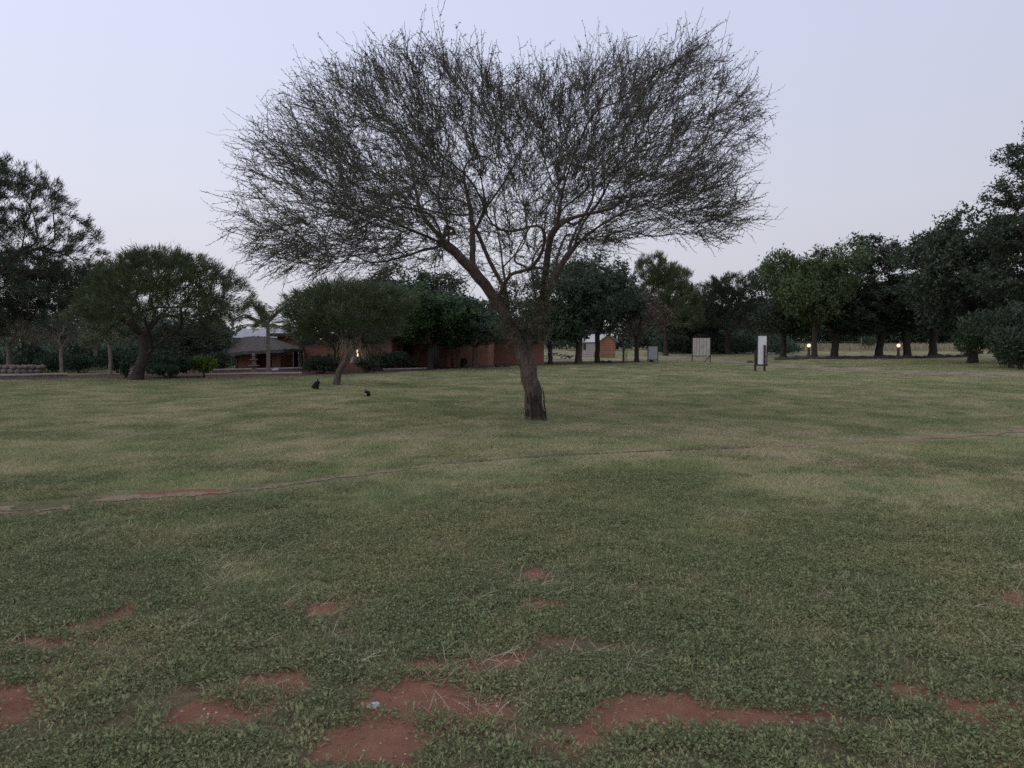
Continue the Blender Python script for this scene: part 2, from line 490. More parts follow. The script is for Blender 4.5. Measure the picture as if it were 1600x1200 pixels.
def ground_mat():
    m, n, out = new_mat('lawn_ground')
    b = principled(n, out, 0.95, 0.08)
    g = n.nodes.new('ShaderNodeNewGeometry').outputs['Position']
    sa = n.nodes.new('ShaderNodeAttribute'); sa.attribute_name = 'soil'
    da = n.nodes.new('ShaderNodeAttribute'); da.attribute_name = 'dry'
    fine = noise(n, 38, 6, g, 0.7)
    mid = noise(n, 6.5, 6, g, 0.65)
    tiny = noise(n, 160, 3, g, 0.7)
    # grass colour from green to straw
    f1 = math_node(n, 'ADD', da.outputs['Fac'], math_node(n, 'MULTIPLY', math_node(n, 'SUBTRACT', mid.outputs['Fac'], 0.5), 1.3))
    f2 = math_node(n, 'ADD', f1, math_node(n, 'MULTIPLY', math_node(n, 'SUBTRACT', fine.outputs['Fac'], 0.5), 1.1))
    gr = ramp(n, [(0.0, (0.105, 0.112, 0.060)), (0.35, (0.175, 0.172, 0.096)), (0.62, (0.230, 0.218, 0.130)), (1.0, (0.300, 0.255, 0.175))])
    n.links.new(f2, gr.inputs[0])
    soilc = ramp(n, [(0.25, (0.150, 0.074, 0.049)), (0.75, (0.258, 0.131, 0.088))])
    n.links.new(mid.outputs['Fac'], soilc.inputs[0])
    sm = math_node(n, 'ADD', sa.outputs['Fac'], math_node(n, 'MULTIPLY', math_node(n, 'SUBTRACT', fine.outputs['Fac'], 0.5), 0.7))
    sr = ramp(n, [(0.26, (0, 0, 0)), (0.44, (1, 1, 1))])
    n.links.new(sm, sr.inputs[0])
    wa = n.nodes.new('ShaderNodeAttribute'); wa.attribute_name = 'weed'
    litter = ramp(n, [(0.35, (0.062, 0.046, 0.030)), (0.7, (0.135, 0.100, 0.066))])  # brown soil under the weeds, darkened in colour for shade between leaves
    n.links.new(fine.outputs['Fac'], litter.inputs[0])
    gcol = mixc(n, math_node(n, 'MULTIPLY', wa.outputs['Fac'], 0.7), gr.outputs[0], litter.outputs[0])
    col = mixc(n, sr.outputs[0], gcol, soilc.outputs[0])
    n.links.new(col, b.inputs['Base Color'])
    h = math_node(n, 'ADD', math_node(n, 'MULTIPLY', fine.outputs['Fac'], 1.0), math_node(n, 'MULTIPLY', tiny.outputs['Fac'], 0.35))
    bump(n, b, h, 0.75, 0.03)
    return m

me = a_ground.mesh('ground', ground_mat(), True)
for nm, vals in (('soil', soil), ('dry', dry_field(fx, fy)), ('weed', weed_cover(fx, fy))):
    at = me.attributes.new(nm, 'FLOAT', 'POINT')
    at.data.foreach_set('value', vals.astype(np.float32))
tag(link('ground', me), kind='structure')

NO_GRASS = []
GZ = gz.reshape(ny, nx)
def on_ground(x, y):
    """height of the ground sheet itself (its own faces, not the smooth formula)"""
    i = np.clip(np.searchsorted(gx, x) - 1, 0, nx - 2); j = np.clip(np.searchsorted(gy, y) - 1, 0, ny - 2)
    u = (x - gx[i]) / (gx[i + 1] - gx[i]); w = (y - gy[j]) / (gy[j + 1] - gy[j])
    return (GZ[j, i] * (1 - u) + GZ[j, i + 1] * u) * (1 - w) + (GZ[j + 1, i] * (1 - u) + GZ[j + 1, i + 1] * u) * w
def ribbon(name, left, right, mat, lift, cols=14, jag=0.12, seed=3, holes=0, thr=.74):
    """a sheet laid on the ground between two edge lines, with ragged edges"""
    def resample(p, n):
        p = np.array(p, float)
        d = np.concatenate([[0], np.cumsum(np.linalg.norm(np.diff(p, axis=0), axis=1))])
        t = np.linspace(0, d[-1], n)
        return np.stack([np.interp(t, d, p[:, k]) for k in range(2)], 1)
    NO_GRASS.append([tuple(q) for q in left] + [tuple(q) for q in right[::-1]])
    L = np.sum(np.linalg.norm(np.diff(np.array(left), axis=0), axis=1))
    n = int(min(1600, max(30, L / 0.05)))
    a, b = resample(left, n), resample(right, n)
    a = a + (b - a) * ((fbm(a[:, 0] * 1.2, a[:, 1] * 1.2, seed, 4) - 0.5) * jag)[:, None] * 2
    b = b + (a - b) * ((fbm(b[:, 0] * 1.2, b[:, 1] * 1.2, seed + 9, 4) - 0.5) * jag)[:, None] * 2
    t = np.linspace(0, 1, cols)
    pts = a[:, None] * (1 - t)[None, :, None] + b[:, None] * t[None, :, None]
    fx_, fy_ = pts[..., 0].ravel(), pts[..., 1].ravel()
    ac = Acc()
    i_ = (np.arange(n - 1)[:, None] * cols + np.arange(cols - 1)[None]).ravel()
    fq = np.stack([i_, i_ + 1, i_ + cols + 1, i_ + cols], 1)
    if holes:
        cxf, cyf = fx_[fq].mean(1), fy_[fq].mean(1)
        u = ((i_ % cols) + .5) / (cols - 1); ed = 2 * np.minimum(u, 1 - u)
        fq = fq[fbm(cxf * holes, cyf * holes, seed + 70, 4) > thr - .46 * ed]
    ac.add(np.stack([fx_, fy_, on_ground(fx_, fy_) + lift], 1), fq)
    return tag(link(name, ac.mesh(name, mat, True)), kind='structure')

def dirt_mat(name, c0, c1):
    m, n, out = new_mat(name)
    b = principled(n, out, 0.95, 0.08)
    g = n.nodes.new('ShaderNodeNewGeometry').outputs['Position']
    t = noise(n, 3.2, 8, g, 0.68); u = noise(n, 22, 4, g)
    r = ramp(n, [(0.35, c0), (0.65, c1)])
    n.links.new(math_node(n, 'ADD', math_node(n, 'MULTIPLY', t.outputs['Fac'], 0.7), math_node(n, 'MULTIPLY', u.outputs['Fac'], 0.3)), r.inputs[0])
    n.links.new(r.outputs[0], b.inputs['Base Color'])
    bump(n, b, u.outputs['Fac'], 0.6, 0.03)
    return m
M['path'] = dirt_mat('path_soil', (0.16, 0.130, 0.088), (0.26, 0.172, 0.126))
M['rut'] = dirt_mat('shaded_rut_soil', (0.06, 0.055, 0.034), (0.125, 0.100, 0.062))  # worn rut, its shadow put into the darker soil colour
M['road'] = dirt_mat('road_soil', (0.17, 0.155, 0.105), (0.27, 0.195, 0.155))
M['field'] = dirt_mat('field_soil', (0.12, 0.10, 0.06), (0.20, 0.155, 0.105))

def px_line(pts): return [(p.x, p.y) for p in (P(a, b) for a, b in pts)]
ribbon('footpath', px_line([(-120,792),(60,786),(180,770),(330,765),(420,757),(560,740),(690,724)]),
       px_line([(-120,814),(60,808),(180,784),(330,778),(420,767),(560,747),(690,726)]), M['path'], 0.006, 22, 0.5, 3, 3.4, .80)
ribbon('footpath', px_line([(690,722.5),(820,713),(960,705.5),(1080,700.5),(1180,696.5)]), px_line([(690,726.5),(820,717),(960,709.5),(1080,704),(1180,699.5)]), M['rut'], 0.006, 12, 0.3, 8, 2.6)
ribbon('footpath', px_line([(1180,697),(1330,690),(1460,680),(1600,669.5),(1800,653)]),
       px_line([(1180,699.5),(1330,696),(1460,688),(1600,680),(1800,665)]), M['path'], 0.006, 14, 0.3, 13, 2.6)
ribbon('dirt_road', px_line([(1040,558.5),(1110,560),(1180,566),(1260,570),(1340,575),(1440,579.5),(1620,582)]),
       px_line([(1020,566),(1120,566.5),(1180,571),(1260,577),(1340,582),(1440,587),(1620,593)]), M['road'], 0.012, 34, 0.16, 5, 1.3)
# planting bed between the lawn and the houses
bed_front = px_line([(-150,596),(120,592),(320,590.5),(440,588),(540,585.5),(660,579),(760,574),(830,571),(900,569),(1010,566)])
bed_back = [(x * 1.0, y + w) for (x, y), w in zip(bed_front, (6, 6, 12, 14, 14, 14, 10, 9, 6, 5))]
ribbon('planting_bed', bed_front, bed_back, M['bed_soil'], 0.010, 14, 0.03, 21)

# ------------------------------------------------------------------ tree growing
class Skel: pass

def grow(paths, attr, rng, step=0.25, kang=0.9, base_r=0.2, tip_r=0.006, order_from=None, jit=0.10, tipw=None):
    """branch skeleton: given limb paths, then every attractor point joins the nearest fitting branch"""
    cap = 200000
    pos = np.zeros((cap, 3)); dr = np.zeros((cap, 3)); par = np.full(cap, -1, int)
    n = 0
    lvl0 = 0
    for k, pth in enumerate(paths):
        pth = np.array(pth, float)
        seg = np.linalg.norm(np.diff(pth, axis=0), axis=1); d = np.concatenate([[0], np.cumsum(seg)])
        m = max(3, int(d[-1] / step) + 1)
        t = np.linspace(0, d[-1], m)
        # smooth interpolation
        q = np.stack([np.interp(t, d, pth[:, j]) for j in range(3)], 1)
        for _ in range(2):
            q[1:-1] = 0.5 * q[1:-1] + 0.25 * (q[:-2] + q[2:])
        q[1:-1] += rng.normal(size=q[1:-1].shape) * jit * step * 0.5
        if k == 0:
            pi = -1
        else:
            pi = int(np.argmin(np.linalg.norm(pos[:n] - q[0], axis=1)))
            q = q[1:]
        for j in range(len(q)):
            pos[n] = q[j]; par[n] = pi
            prev = pos[pi] if pi >= 0 else q[j] - np.array([0, 0, 1.0])
            dr[n] = (q[j] - prev) / (np.linalg.norm(q[j] - prev) + 1e-9)
            pi = n; n += 1
        if k == 0: n_trunk = n
    first = int(n_trunk * 0.55)
    o = np.array(order_from) if order_from is not None else pos[n_trunk - 1]
    od = np.argsort(np.linalg.norm(attr - o, axis=1) + rng.normal(size=len(attr)) * 0.15)
    for a in attr[od]:
        vec = a - pos[first:n]
        dist = np.linalg.norm(vec, axis=1)
        cs = np.einsum('ij,ij->i', vec, dr[first:n]) / (dist + 1e-9)
        cost = dist * (1 + kang * (1 - cs) ** 2)
        pi = int(np.argmin(cost)) + first
        D = np.linalg.norm(a - pos[pi])
        if D < 0.05: continue
        m = max(1, int(round(D / step)))
        p0 = pos[pi]; c = p0 + dr[pi] * D * 0.30
        for j in range(1, m + 1):
            t = j / m
            q = (1 - t) ** 2 * p0 + 2 * t * (1 - t) * c + t * t * a
            if j < m: q = q + rng.normal(size=3) * jit * step
            pos[n] = q; par[n] = pi
            v = q - pos[pi]; dr[n] = v / (np.linalg.norm(v) + 1e-9)
            pi = n; n += 1
        if n > cap - 100: break
    s = Skel()
    s.pos = pos[:n].copy(); s.dir = dr[:n].copy(); s.par = par[:n].copy(); s.n = n
    w = np.zeros(n); has = np.zeros(n, bool); has[s.par[s.par >= 0]] = True
    w[~has] = 1
    for i in range(n - 1, 0, -1): w[s.par[i]] += w[i]
    ex = math.log(base_r / tip_r) / math.log(max(w[0], 2))
    s.r = tip_r * np.maximum(w, 1) ** ex
    s.w = w; s.tip = ~has
    # main child and chains
    best = np.full(n, -1, int); bw = np.zeros(n)
    for i in range(1, n):
        p = s.par[i]
        if w[i] > bw[p]: bw[p] = w[i]; best[p] = i
    s.chains = []
    for i in range(n):
        if i == 0 or best[s.par[i]] != i:
            ch = [] if i == 0 else [s.par[i]]
            j = i
            while j >= 0: ch.append(j); j = best[j]
            s.chains.append(ch)
    return s

def skel_meshes(s, flare=1.5, limb_min=0.05, trunk_sides=14, knob=0.0, rng=None, max_limbs=14):
    """-> trunk Acc, list of limb Accs, Acc of all thinner branches"""
    tr = Acc(); limbs = []; br = Acc()
    for k, ch in enumerate(s.chains):
        p = s.pos[ch].copy(); r = s.r[ch].copy()
        if k > 0 and len(p) > 3:
            for _ in range(3): p[1:-1] = .5 * p[1:-1] + .25 * (p[:-2] + p[2:])
            s.pos[ch[1:]] = p[1:]
        if k > 0: r[0] = min(r[0], r[1] * 1.25)
        if k == 0:
            h = p[:, 2] - p[0, 2]
            r = r * (1 + (flare - 1) * np.exp(-h / (s.r[0] * 1.6)))
            # dense rings with uneven girth
            m = max(len(p) * 3, 24); t0 = np.arange(len(p)); t1 = np.linspace(0, len(p) - 1, m)
            p = np.stack([np.interp(t1, t0, p[:, j]) for j in range(3)], 1); r = np.interp(t1, t0, r)
            v, f = tubes(p[None], r[None], trunk_sides)
            if knob > 0:
                vv = v.reshape(m, trunk_sides, 3); ang = np.arange(trunk_sides) / trunk_sides
                aa = np.cos(ang * 2 * math.pi) * 2; bb = np.sin(ang * 2 * math.pi) * 2
                nz = np.stack([fbm(aa * 1.2 + 3, bb * 1.2 + z_ * 1.6, 5, 3) for z_ in p[:, 2]]) - 0.5
                vv += (vv - p[:, None]) * nz[..., None] * knob
                hh = (p[:, 2] - p[0, 2])[:, None, None]
                vv += (vv - p[:, None]) * (.24 * np.cos(5 * 2 * math.pi * ang + .6))[None, :, None] * np.exp(-hh / .16)
                v = vv.reshape(-1, 3)
            tr.add(v, f)
        elif r[1] > limb_min and len(limbs) < max_limbs:
            ac = Acc(); ac.tube(p, r, 9, 0.5, False); limbs.append(ac)
        else:
            ac = br
            ac.tube(p, np.maximum(r, 0.003), 5 if r[0] > 0.02 else 3, 0.35 if rng is None else rng.random() * 0.7, False)
    return tr, limbs, br

def rnd_dir(rng, n): return nrm(rng.normal(size=(n, 3)))

def template(s, leaves, **kw):
    tr, limbs, br = skel_meshes(s, **kw)
    T = dict(trunk=tr.mesh('trunk', M['bark_dark'], True), limbs=[l.mesh('limb', M['bark_dark'], True) for l in limbs],
             branches=br.mesh('branches', M['bark_dark'], False) if br.n else None, leaves=leaves.mesh('crown', M['acacia_leaf'], False) if leaves is not None else None)
    mx = np.concatenate(leaves.v if leaves is not None and leaves.n else br.v)
    T['H'] = float(np.percentile(mx[:, 2], 99.5)); T['W'] = float(np.percentile(mx[:, 0], 99.0) - np.percentile(mx[:, 0], 1.0))
    T['cx'] = float((np.percentile(mx[:, 0], 99.0) + np.percentile(mx[:, 0], 1.0)) / 2)
    return T

def place(T, name, label, loc, rz=0, scale=(1, 1, 1), leaf='acacia_leaf', bark='bark_dark', group=None, cat='tree'):
    o = thing(name, label, cat, loc, rz, group)
    o.scale = scale
    t = link('trunk', T['trunk'], o); set_mat(t, M[bark])
    for l in T['limbs']:
        set_mat(link('limb', l, o), M[bark])
    if T['branches'] is not None:
        b = tag(link('branches', T['branches'], o), kind='stuff'); set_mat(b, M[bark])
    if T['leaves'] is not None:
        c = tag(link('crown', T['leaves'], o), kind='stuff'); set_mat(c, M[leaf])
    return o

def place_px(T, name, label, px, py, top, width, rz=0, leaf='acacia_leaf', bark='bark_dark', group=None, depth=None, cat='tree', yscale=None):
    """stand a tree on the ground at a pixel, as tall and wide as the photograph shows it from there"""
    g = P(px, py)
    if depth is not None:
        g = Vector((X(px, depth), depth, 0)); g.z = tzf(g.x, g.y)
    H = Z(top, g.y) - g.z
    W = width / F * g.y
    sx = W / T['W']; sz = H / T['H']
    g.z -= 0.04
    return place(T, name, label, g, rz, (sx, yscale or sx, sz), leaf, bark, group, cat)

def lobes_points(lobes, n, rng, shell=0.5):
    """points in a union of ellipsoids (cx,cy,cz,rx,ry,rz), denser towards their skins"""
    vol = np.array([l[3] * l[4] * l[5] for l in lobes]) ** 0.75; k = rng.choice(len(lobes), n, p=vol / vol.sum())
    d = rnd_dir(rng, n); q = rng.random(n) ** (1 / 3)
    q = shell * (0.75 + 0.25 * rng.random(n)) + (1 - shell) * q
    L = np.array(lobes)[k]
    return L[:, :3] + d * L[:, 3:] * q[:, None]

def rosettes(s, rng, per, L, Wd, rmax, spread=0.12, up=0.2, prob=1.0, fwd=0.5):
    """leaves radiating from every thin branch node"""
    idx = np.where((s.r < rmax) & (rng.random(s.n) < prob))[0]
    idx = np.repeat(idx, per * 2); L = L * .74; Wd = Wd * 1.15
    n = len(idx)
    base = s.pos[idx] + rng.normal(size=(n, 3)) * spread
    d = s.dir[idx] * fwd + rnd_dir(rng, n) + np.array([0, 0, up])
    ll = L * rng.uniform(0.65, 1.25, n)
    v, f = leaf_tris(base, d, ll, ll * Wd, rng)
    a = Acc(); a.add(v, f, np.clip(rng.normal(0.5, 0.27, n), 0, 1))
    return a

# ---- main thorn tree -------------------------------------------------------
rng = np.random.default_rng(11)
base = P(838, 656)
MS = base.y / F
def ml(px, py, dy=0.0):
    return np.array([(px - 838) * MS, dy, (656 - py) * MS])
trunk = [ml(838, 660), ml(835, 640), ml(832, 610), ml(828, 585), ml(822, 560), ml(813, 540)]
paths = [trunk,
  [ml(813,540), ml(795,500,-.1), ml(765,452,-.25), ml(735,415,-.4), ml(700,385,-.5), ml(665,345,-.7), ml(625,300,-.8), ml(575,262,-.9), ml(520,240,-1.0), ml(460,225,-1.0)],
  [ml(818,548), ml(832,515,.1), ml(845,480,.2), ml(862,440,.3), ml(885,395,.45), ml(915,360,.5), ml(955,335,.6), ml(1010,310,.7), ml(1080,290,.8)],
  [ml(840,490,.15), ml(836,440,.2), ml(830,400,.1), ml(843,340,.3), ml(828,280,.5), ml(852,200,.5)],
  [ml(845,478,.2), ml(850,430,-.3), ml(856,380,-.8), ml(870,320,-1.4), ml(895,250,-1.9), ml(920,190,-2.1)],
  [ml(735,415,-.4), ml(742,380,-.3), ml(736,320,0), ml(722,270,.2), ml(712,215,.3), ml(700,150,.4)],
  [ml(768,455,-.25), ml(735,438,-.8), ml(705,420,-1.0), ml(665,412,-1.3), ml(640,420,-1.5), ml(600,445,-1.7)],
  [ml(665,345,-.7), ml(650,300,-.2), ml(640,240,.4), ml(610,180,.8), ml(590,130,.9)],
  [ml(885,395,.45), ml(920,320,1.0), ml(960,240,1.6), ml(1000,170,1.9), ml(1040,120,2.0)],
  [ml(862,440,.3), ml(880,380,1.3), ml(900,310,2.2), ml(910,230,2.7), ml(920,170,2.9)],
  [ml(795,500,-.1), ml(790,440,.8), ml(780,370,1.6), ml(765,290,2.3), ml(750,210,2.6)],
  [ml(700,385,-.5), ml(650,360,.4), ml(590,325,1.2), ml(530,290,1.7)],
  [ml(915,360,.5), ml(960,358,-.2), ml(1010,350,-.8), ml(1070,340,-1.1), ml(1120,335,-1.2)],
  [ml(700,385,-.5), ml(640,365,-1.2), ml(570,345,-1.7), ml(500,335,-2.0), ml(430,340,-2.1)],
  [ml(780,470,-.1), ml(800,410,-1.0), ml(790,340,-1.7), ml(770,260,-2.3), ml(760,180,-2.6)],
]
OUT = [(378,362),(392,325),(412,300),(396,262),(408,224),(440,190),(458,152),(500,125),(545,110),(600,92),(640,84),(690,80),(740,104),(780,116),(830,118),
       (880,108),(920,92),(960,92),(1000,88),(1040,78),(1070,64),(1095,80),(1110,108),(1140,130),(1160,160),(1165,195),(1160,235),(1140,262),(1130,292),(1145,315),
       (1160,340),(1130,360),(1090,372),(1040,372),(990,362),(945,380),(905,405),(870,424),(830,430),(795,428),(760,418),(730,404),(705,400),(660,394),(610,412),(560,418),(510,420),(450,418),(415,400)]
OUT = [(800 + (a - 800) * (1.035 if a < 800 else 1.05), 290 + (b - 290) * (0.985 if b < 290 else 1.06)) for a, b in OUT]
cx0, cy0 = 800.0, 290.0
pts = []
while sum(len(q) for q in pts) < 4200:
    n = 6000
    t = rng.uniform(-1, 1, n); k = np.sqrt(1 - np.abs(t) ** 2.2)
    px = rng.uniform(340, 1220, n); py = rng.uniform(30, 440, n)
    sx = cx0 + (px - cx0) / np.maximum(k, .05); sy = cy0 + (py - cy0) / np.maximum(k ** 0.6, .05)
    ok = in_poly(sx, sy, OUT)
    q = np.stack([(px - 838) * MS, t * 4.4, (656 - py) * MS], 1)
    wx, wy = project(q + np.array(base))
    ok &= in_poly(wx, wy, OUT)
    # thin towards the open middle under the crown, thick towards the outside
    dens = 0.55 + 0.45 * np.clip(np.hypot((px - 815) / 250, (py - 420) / 170) - 0.25, 0, 1)
    dens *= 1 - 0.45 * sstep(1020, 1160, px)
    dens *= 0.18 + 1.2 * sstep(.25, .75, vnoise(px / 52 + 7 * np.round(t * 2), py / 44, 77))
    side = in_poly(px, py, [(380, 345), (700, 345), (700, 430), (400, 432)]) | in_poly(px, py, [(980, 315), (1190, 315), (1190, 395), (980, 385)])
    dens = np.where(side, dens * 2.0 + .1, dens * .9)
    ok &= rng.random(n) < dens
    pts.append(q[ok])
attr = np.concatenate(pts)[:4200]
sk = grow(paths, attr, rng, 0.22, 1.5, 0.178, 0.0042, order_from=ml(815, 440), jit=0.16)
# side branches thin out fast
sk.r = np.where(sk.r < 0.07, np.maximum(sk.r * (sk.r / 0.07) ** 0.38, 0.0042), sk.r)
tr, limbs, br = skel_meshes(sk, 1.42, 0.035, 22, 0.24, rng, 16)
# twigs along the thin branches
def twigs(base_p, base_d, L, rng, S=7, zig=0.012, lift=0.10, r0=0.0056):
    n = len(base_p)
    d0 = nrm(base_d)
    side = nrm(np.cross(d0, rng.normal(size=(n, 3))))
    t = np.linspace(0, 1, S)
    curve = np.stack([rng.normal(0, .09, n), rng.normal(0, .09, n), rng.normal(lift, .10, n)], 1)
    p = base_p[:, None] + d0[:, None] * (L[:, None] * t[None])[..., None] + curve[:, None] * ((L[:, None] * t[None] ** 2))[..., None]
    zz = ((-1.0) ** np.arange(S)) * (t > 0)
    p = p + side[:, None] * (zz[None] * zig * rng.uniform(.5, 1.5, n)[:, None])[..., None]
    p[:, 1:] += rng.normal(size=(n, S - 1, 3)) * 0.0045
    r = r0 * (1 - 0.55 * t)[None] * rng.uniform(.75, 1.25, n)[:, None]
    return p, r
cen = ml(815, 400)
idx = np.where((sk.r < 0.012) & (sk.pos[:, 2] > ml(0, 450)[2]))[0]
rep = rng.choice(idx, 12500)
bp = sk.pos[rep] + rng.normal(size=(len(rep), 3)) * 0.02
outw = nrm(bp - cen)
low = sstep(ml(0, 330)[2], ml(0, 430)[2] - .01, bp[:, 2]) if False else np.clip((ml(0, 330)[2] - bp[:, 2]) / 1.2, 0, 1)
bd = nrm(sk.dir[rep] * 0.48 + outw * 0.56 + rnd_dir(rng, len(rep)) * 0.56 + np.stack([0 * low, 0 * low, 0.12 - 0.25 * low], 1))
L = rng.uniform(0.32, 0.74, len(rep))
whip = rng.random(len(rep)) < 0.06
L[whip] = rng.uniform(0.7, 1.1, whip.sum())
p1, r1 = twigs(bp, bd, L, rng, 9, 0.010, 0.04, 0.0066)
# side twigs
pick = rng.integers(0, len(p1), 9500); at_ = rng.integers(2, 8, len(pick))
b2 = p1[pick, at_]
d2 = nrm(nrm(p1[pick, -1] - p1[pick, 0]) * 0.6 + rnd_dir(rng, len(pick)) * 0.8 + np.array([0, 0, .1]))
p2, r2 = twigs(b2, d2, rng.uniform(0.10, 0.32, len(pick)), rng, 6, 0.008, 0.05, 0.0056)
tw = Acc()
for p_, r_ in ((p1, r1), (p2, r2)):
    v, f = tubes(p_, r_, 3)
    ti = np.repeat(rng.random(len(p_)), len(f) // len(p_))
    tw.add(v, f, ti)
lv = Acc()
allp = np.concatenate([p1[:, 1:].reshape(-1, 3), p2[:, 1:].reshape(-1, 3)])
sel = allp[rng.random(len(allp)) < 0.92]
sel = np.concatenate([sel, sel[rng.random(len(sel)) < 0.4]])
ll = rng.uniform(0.020, 0.038, len(sel))
v, f = leaf_quads(sel, rnd_dir(rng, len(sel)) + np.array([0, 0, .3]), ll, ll * 0.55, rng)
lv.add(v, f, rng.random(len(sel)))
# epicormic sprouts round the fork
sp = np.concatenate([ml(rng.uniform(775, 862), rng.uniform(440, 528), rng.uniform(-.5, .3))[None] for _ in range(380)])
pS, rS = twigs(sp, rnd_dir(rng, len(sp)) + np.array([0, -.2, .25]), rng.uniform(.15, .42, len(sp)), rng, 6, .012, .1, .0045)
v, f = tubes(pS, rS, 3); tw.add(v, f, 0.9)
q = np.repeat(pS[:, 1:].reshape(-1, 3), 4, 0) + rng.normal(size=(len(sp) * 20, 3)) * 0.02
ll = rng.uniform(.03, .065, len(q))
v, f = leaf_quads(q, rnd_dir(rng, len(q)), ll, ll * .4, rng)
lv2 = Acc(); lv2.add(v, f, rng.random(len(q)))
mt = thing('thorn_tree', 'large wide thorn tree with a leaning trunk, alone in the middle of the lawn', 'tree', base - Vector((0, 0, 0.03)))
part('trunk', tr, M['bark'], mt, True)
for l in limbs: part('limb', l, M['bark'], mt, True)
part('branches', br, M['twig'], mt, False, 'stuff')
part('twigs', tw, M['twig'], mt, False, 'stuff')
part('leaves', lv, M['thorn_leaf'], mt, False, 'stuff')
part('trunk_sprouts', lv2, M['acacia_leaf_pale'], mt, False, 'stuff')
# a dark scar at the foot of the trunk and bark strips
sc = Acc()
for k in range(26):
    a_ = rng.uniform(-2.6, -0.5); z0 = rng.uniform(0.0, 0.5); h_ = rng.uniform(.12, .4)
    rr_ = 0.215 * (1 + .32 * math.exp(-z0 / .34)) * 0.97
    xx = math.cos(a_) * rr_ - z0 * 0.065; yy = math.sin(a_) * rr_
    sc.tube([(xx, yy, z0), (xx * .99 - .01, yy * .98, z0 + h_ * .5), (xx * .93 - .03, yy * .93, z0 + h_)], [.012, .018, .006], 5)
part('loose_bark', sc, M['bark_dark'], mt, True, 'stuff')

# ---- acacia templates --------------------------------------------------------
def feather_leaves(s, rng, per, L, rmax, centre, fwd=.6, outw=.7, rand=.6, up=.15, wd=.22):
    idx = np.repeat(np.where(s.r < rmax)[0], per)
    n = len(idx)
    b = s.pos[idx] + rng.normal(size=(n, 3)) * 0.10
    d = s.dir[idx] * fwd + nrm(b - np.array(centre)) * outw + rnd_dir(rng, n) * rand + np.array([0, 0, up])
    ll = L * rng.uniform(.5, 1.35, n)
    v, f = leaf_tris(b, d, ll, ll * wd, rng)
    a = Acc(); a.add(v, f, np.clip(rng.normal(.5, .27, n), 0, 1))
    # bare twig tips poking out
    k = rng.choice(np.where(s.tip)[0], min(260, int(s.tip.sum())), replace=False)
    p_, r_ = twigs(s.pos[k], s.dir[k] * .5 + nrm(s.pos[k] - np.array(centre)) * .8 + rnd_dir(rng, len(k)) * .3, rng.uniform(.25, .6, len(k)), rng, 4, .01, .05, .007)
    v, f = tubes(p_, r_, 3); a.add(v, f, 0.1)
    return a

def dome_points(rng, n, W, D, z0, z1, flat=1.0, shell=.45):
    """umbrella crown between a low skirt z0 and a domed top z1"""
    th = rng.uniform(0, 2 * math.pi, n); q = np.sqrt(rng.random(n))
    top = z0 + (z1 - z0) * (1 - q ** 2.6 * flat) ** .75
    bot = z0 + (z1 - z0) * (0.42 * (1 - q) + 0.02)
    u = rng.random(n); u = np.where(rng.random(n) < shell, .8 + .2 * u, u)
    wob = 1 + .12 * np.sin(3 * th + 1) + .08 * np.sin(5 * th)
    return np.stack([np.cos(th) * q * W / 2 * wob, np.sin(th) * q * D / 2 * wob, bot + (top - bot) * u], 1)

# umbrella acacia on the left lawn edge
rg = np.random.default_rng(21)
at_ = dome_points(rg, 1250, 8.6, 7.6, 1.55, 6.0)
at_[:, 0] += 1.35
at_ = at_[~((at_[:, 0] > 3.4) & (at_[:, 2] < 2.7))]
at_ = at_[~((at_[:, 1] < .6) & (at_[:, 2] < 2.75) & (at_[:, 0] < 3.6))]
at_ = at_[vnoise(at_[:, 0] * .9 + at_[:, 1] * .5, at_[:, 2] * 1.1 + at_[:, 1] * .6, 61) > .10]
pths = [[(0, 0, -.1), (.12, 0, .45), (.32, 0, .95), (.40, 0, 1.1)],
        [(.40, 0, 1.1), (.35, .1, 1.5), (.38, .1, 1.95), (.2, .2, 2.3), (-.5, .4, 3.1), (-1.3, .6, 3.9)],
        [(.40, 0, 1.1), (.9, -.1, 1.5), (1.5, -.2, 1.95), (2.2, -.3, 2.45), (3.2, -.4, 3.1), (4.2, -.4, 3.5)],
        [(.38, .1, 1.95), (.8, -.2, 2.5), (1.2, -.3, 3.2), (1.6, -.3, 4.2)],
        [(.38, .1, 1.95), (.5, 1., 2.8), (.9, 1.9, 3.6)], [(.9, -.1, 1.5), (1.2, -1.2, 2.4), (1.3, -2.2, 3.2)],
        [(.3, .15, 2.15), (-.3, -.6, 2.8), (-1., -1.4, 3.4)]]
s1 = grow(pths, at_, rg, .28, .8, .24, .007, order_from=(.6, 0, 2))
T_umb = template(s1, feather_leaves(s1, rg, 52, .19, .03, (1, 0, 2), wd=.15), limb_min=.06, knob=.2)

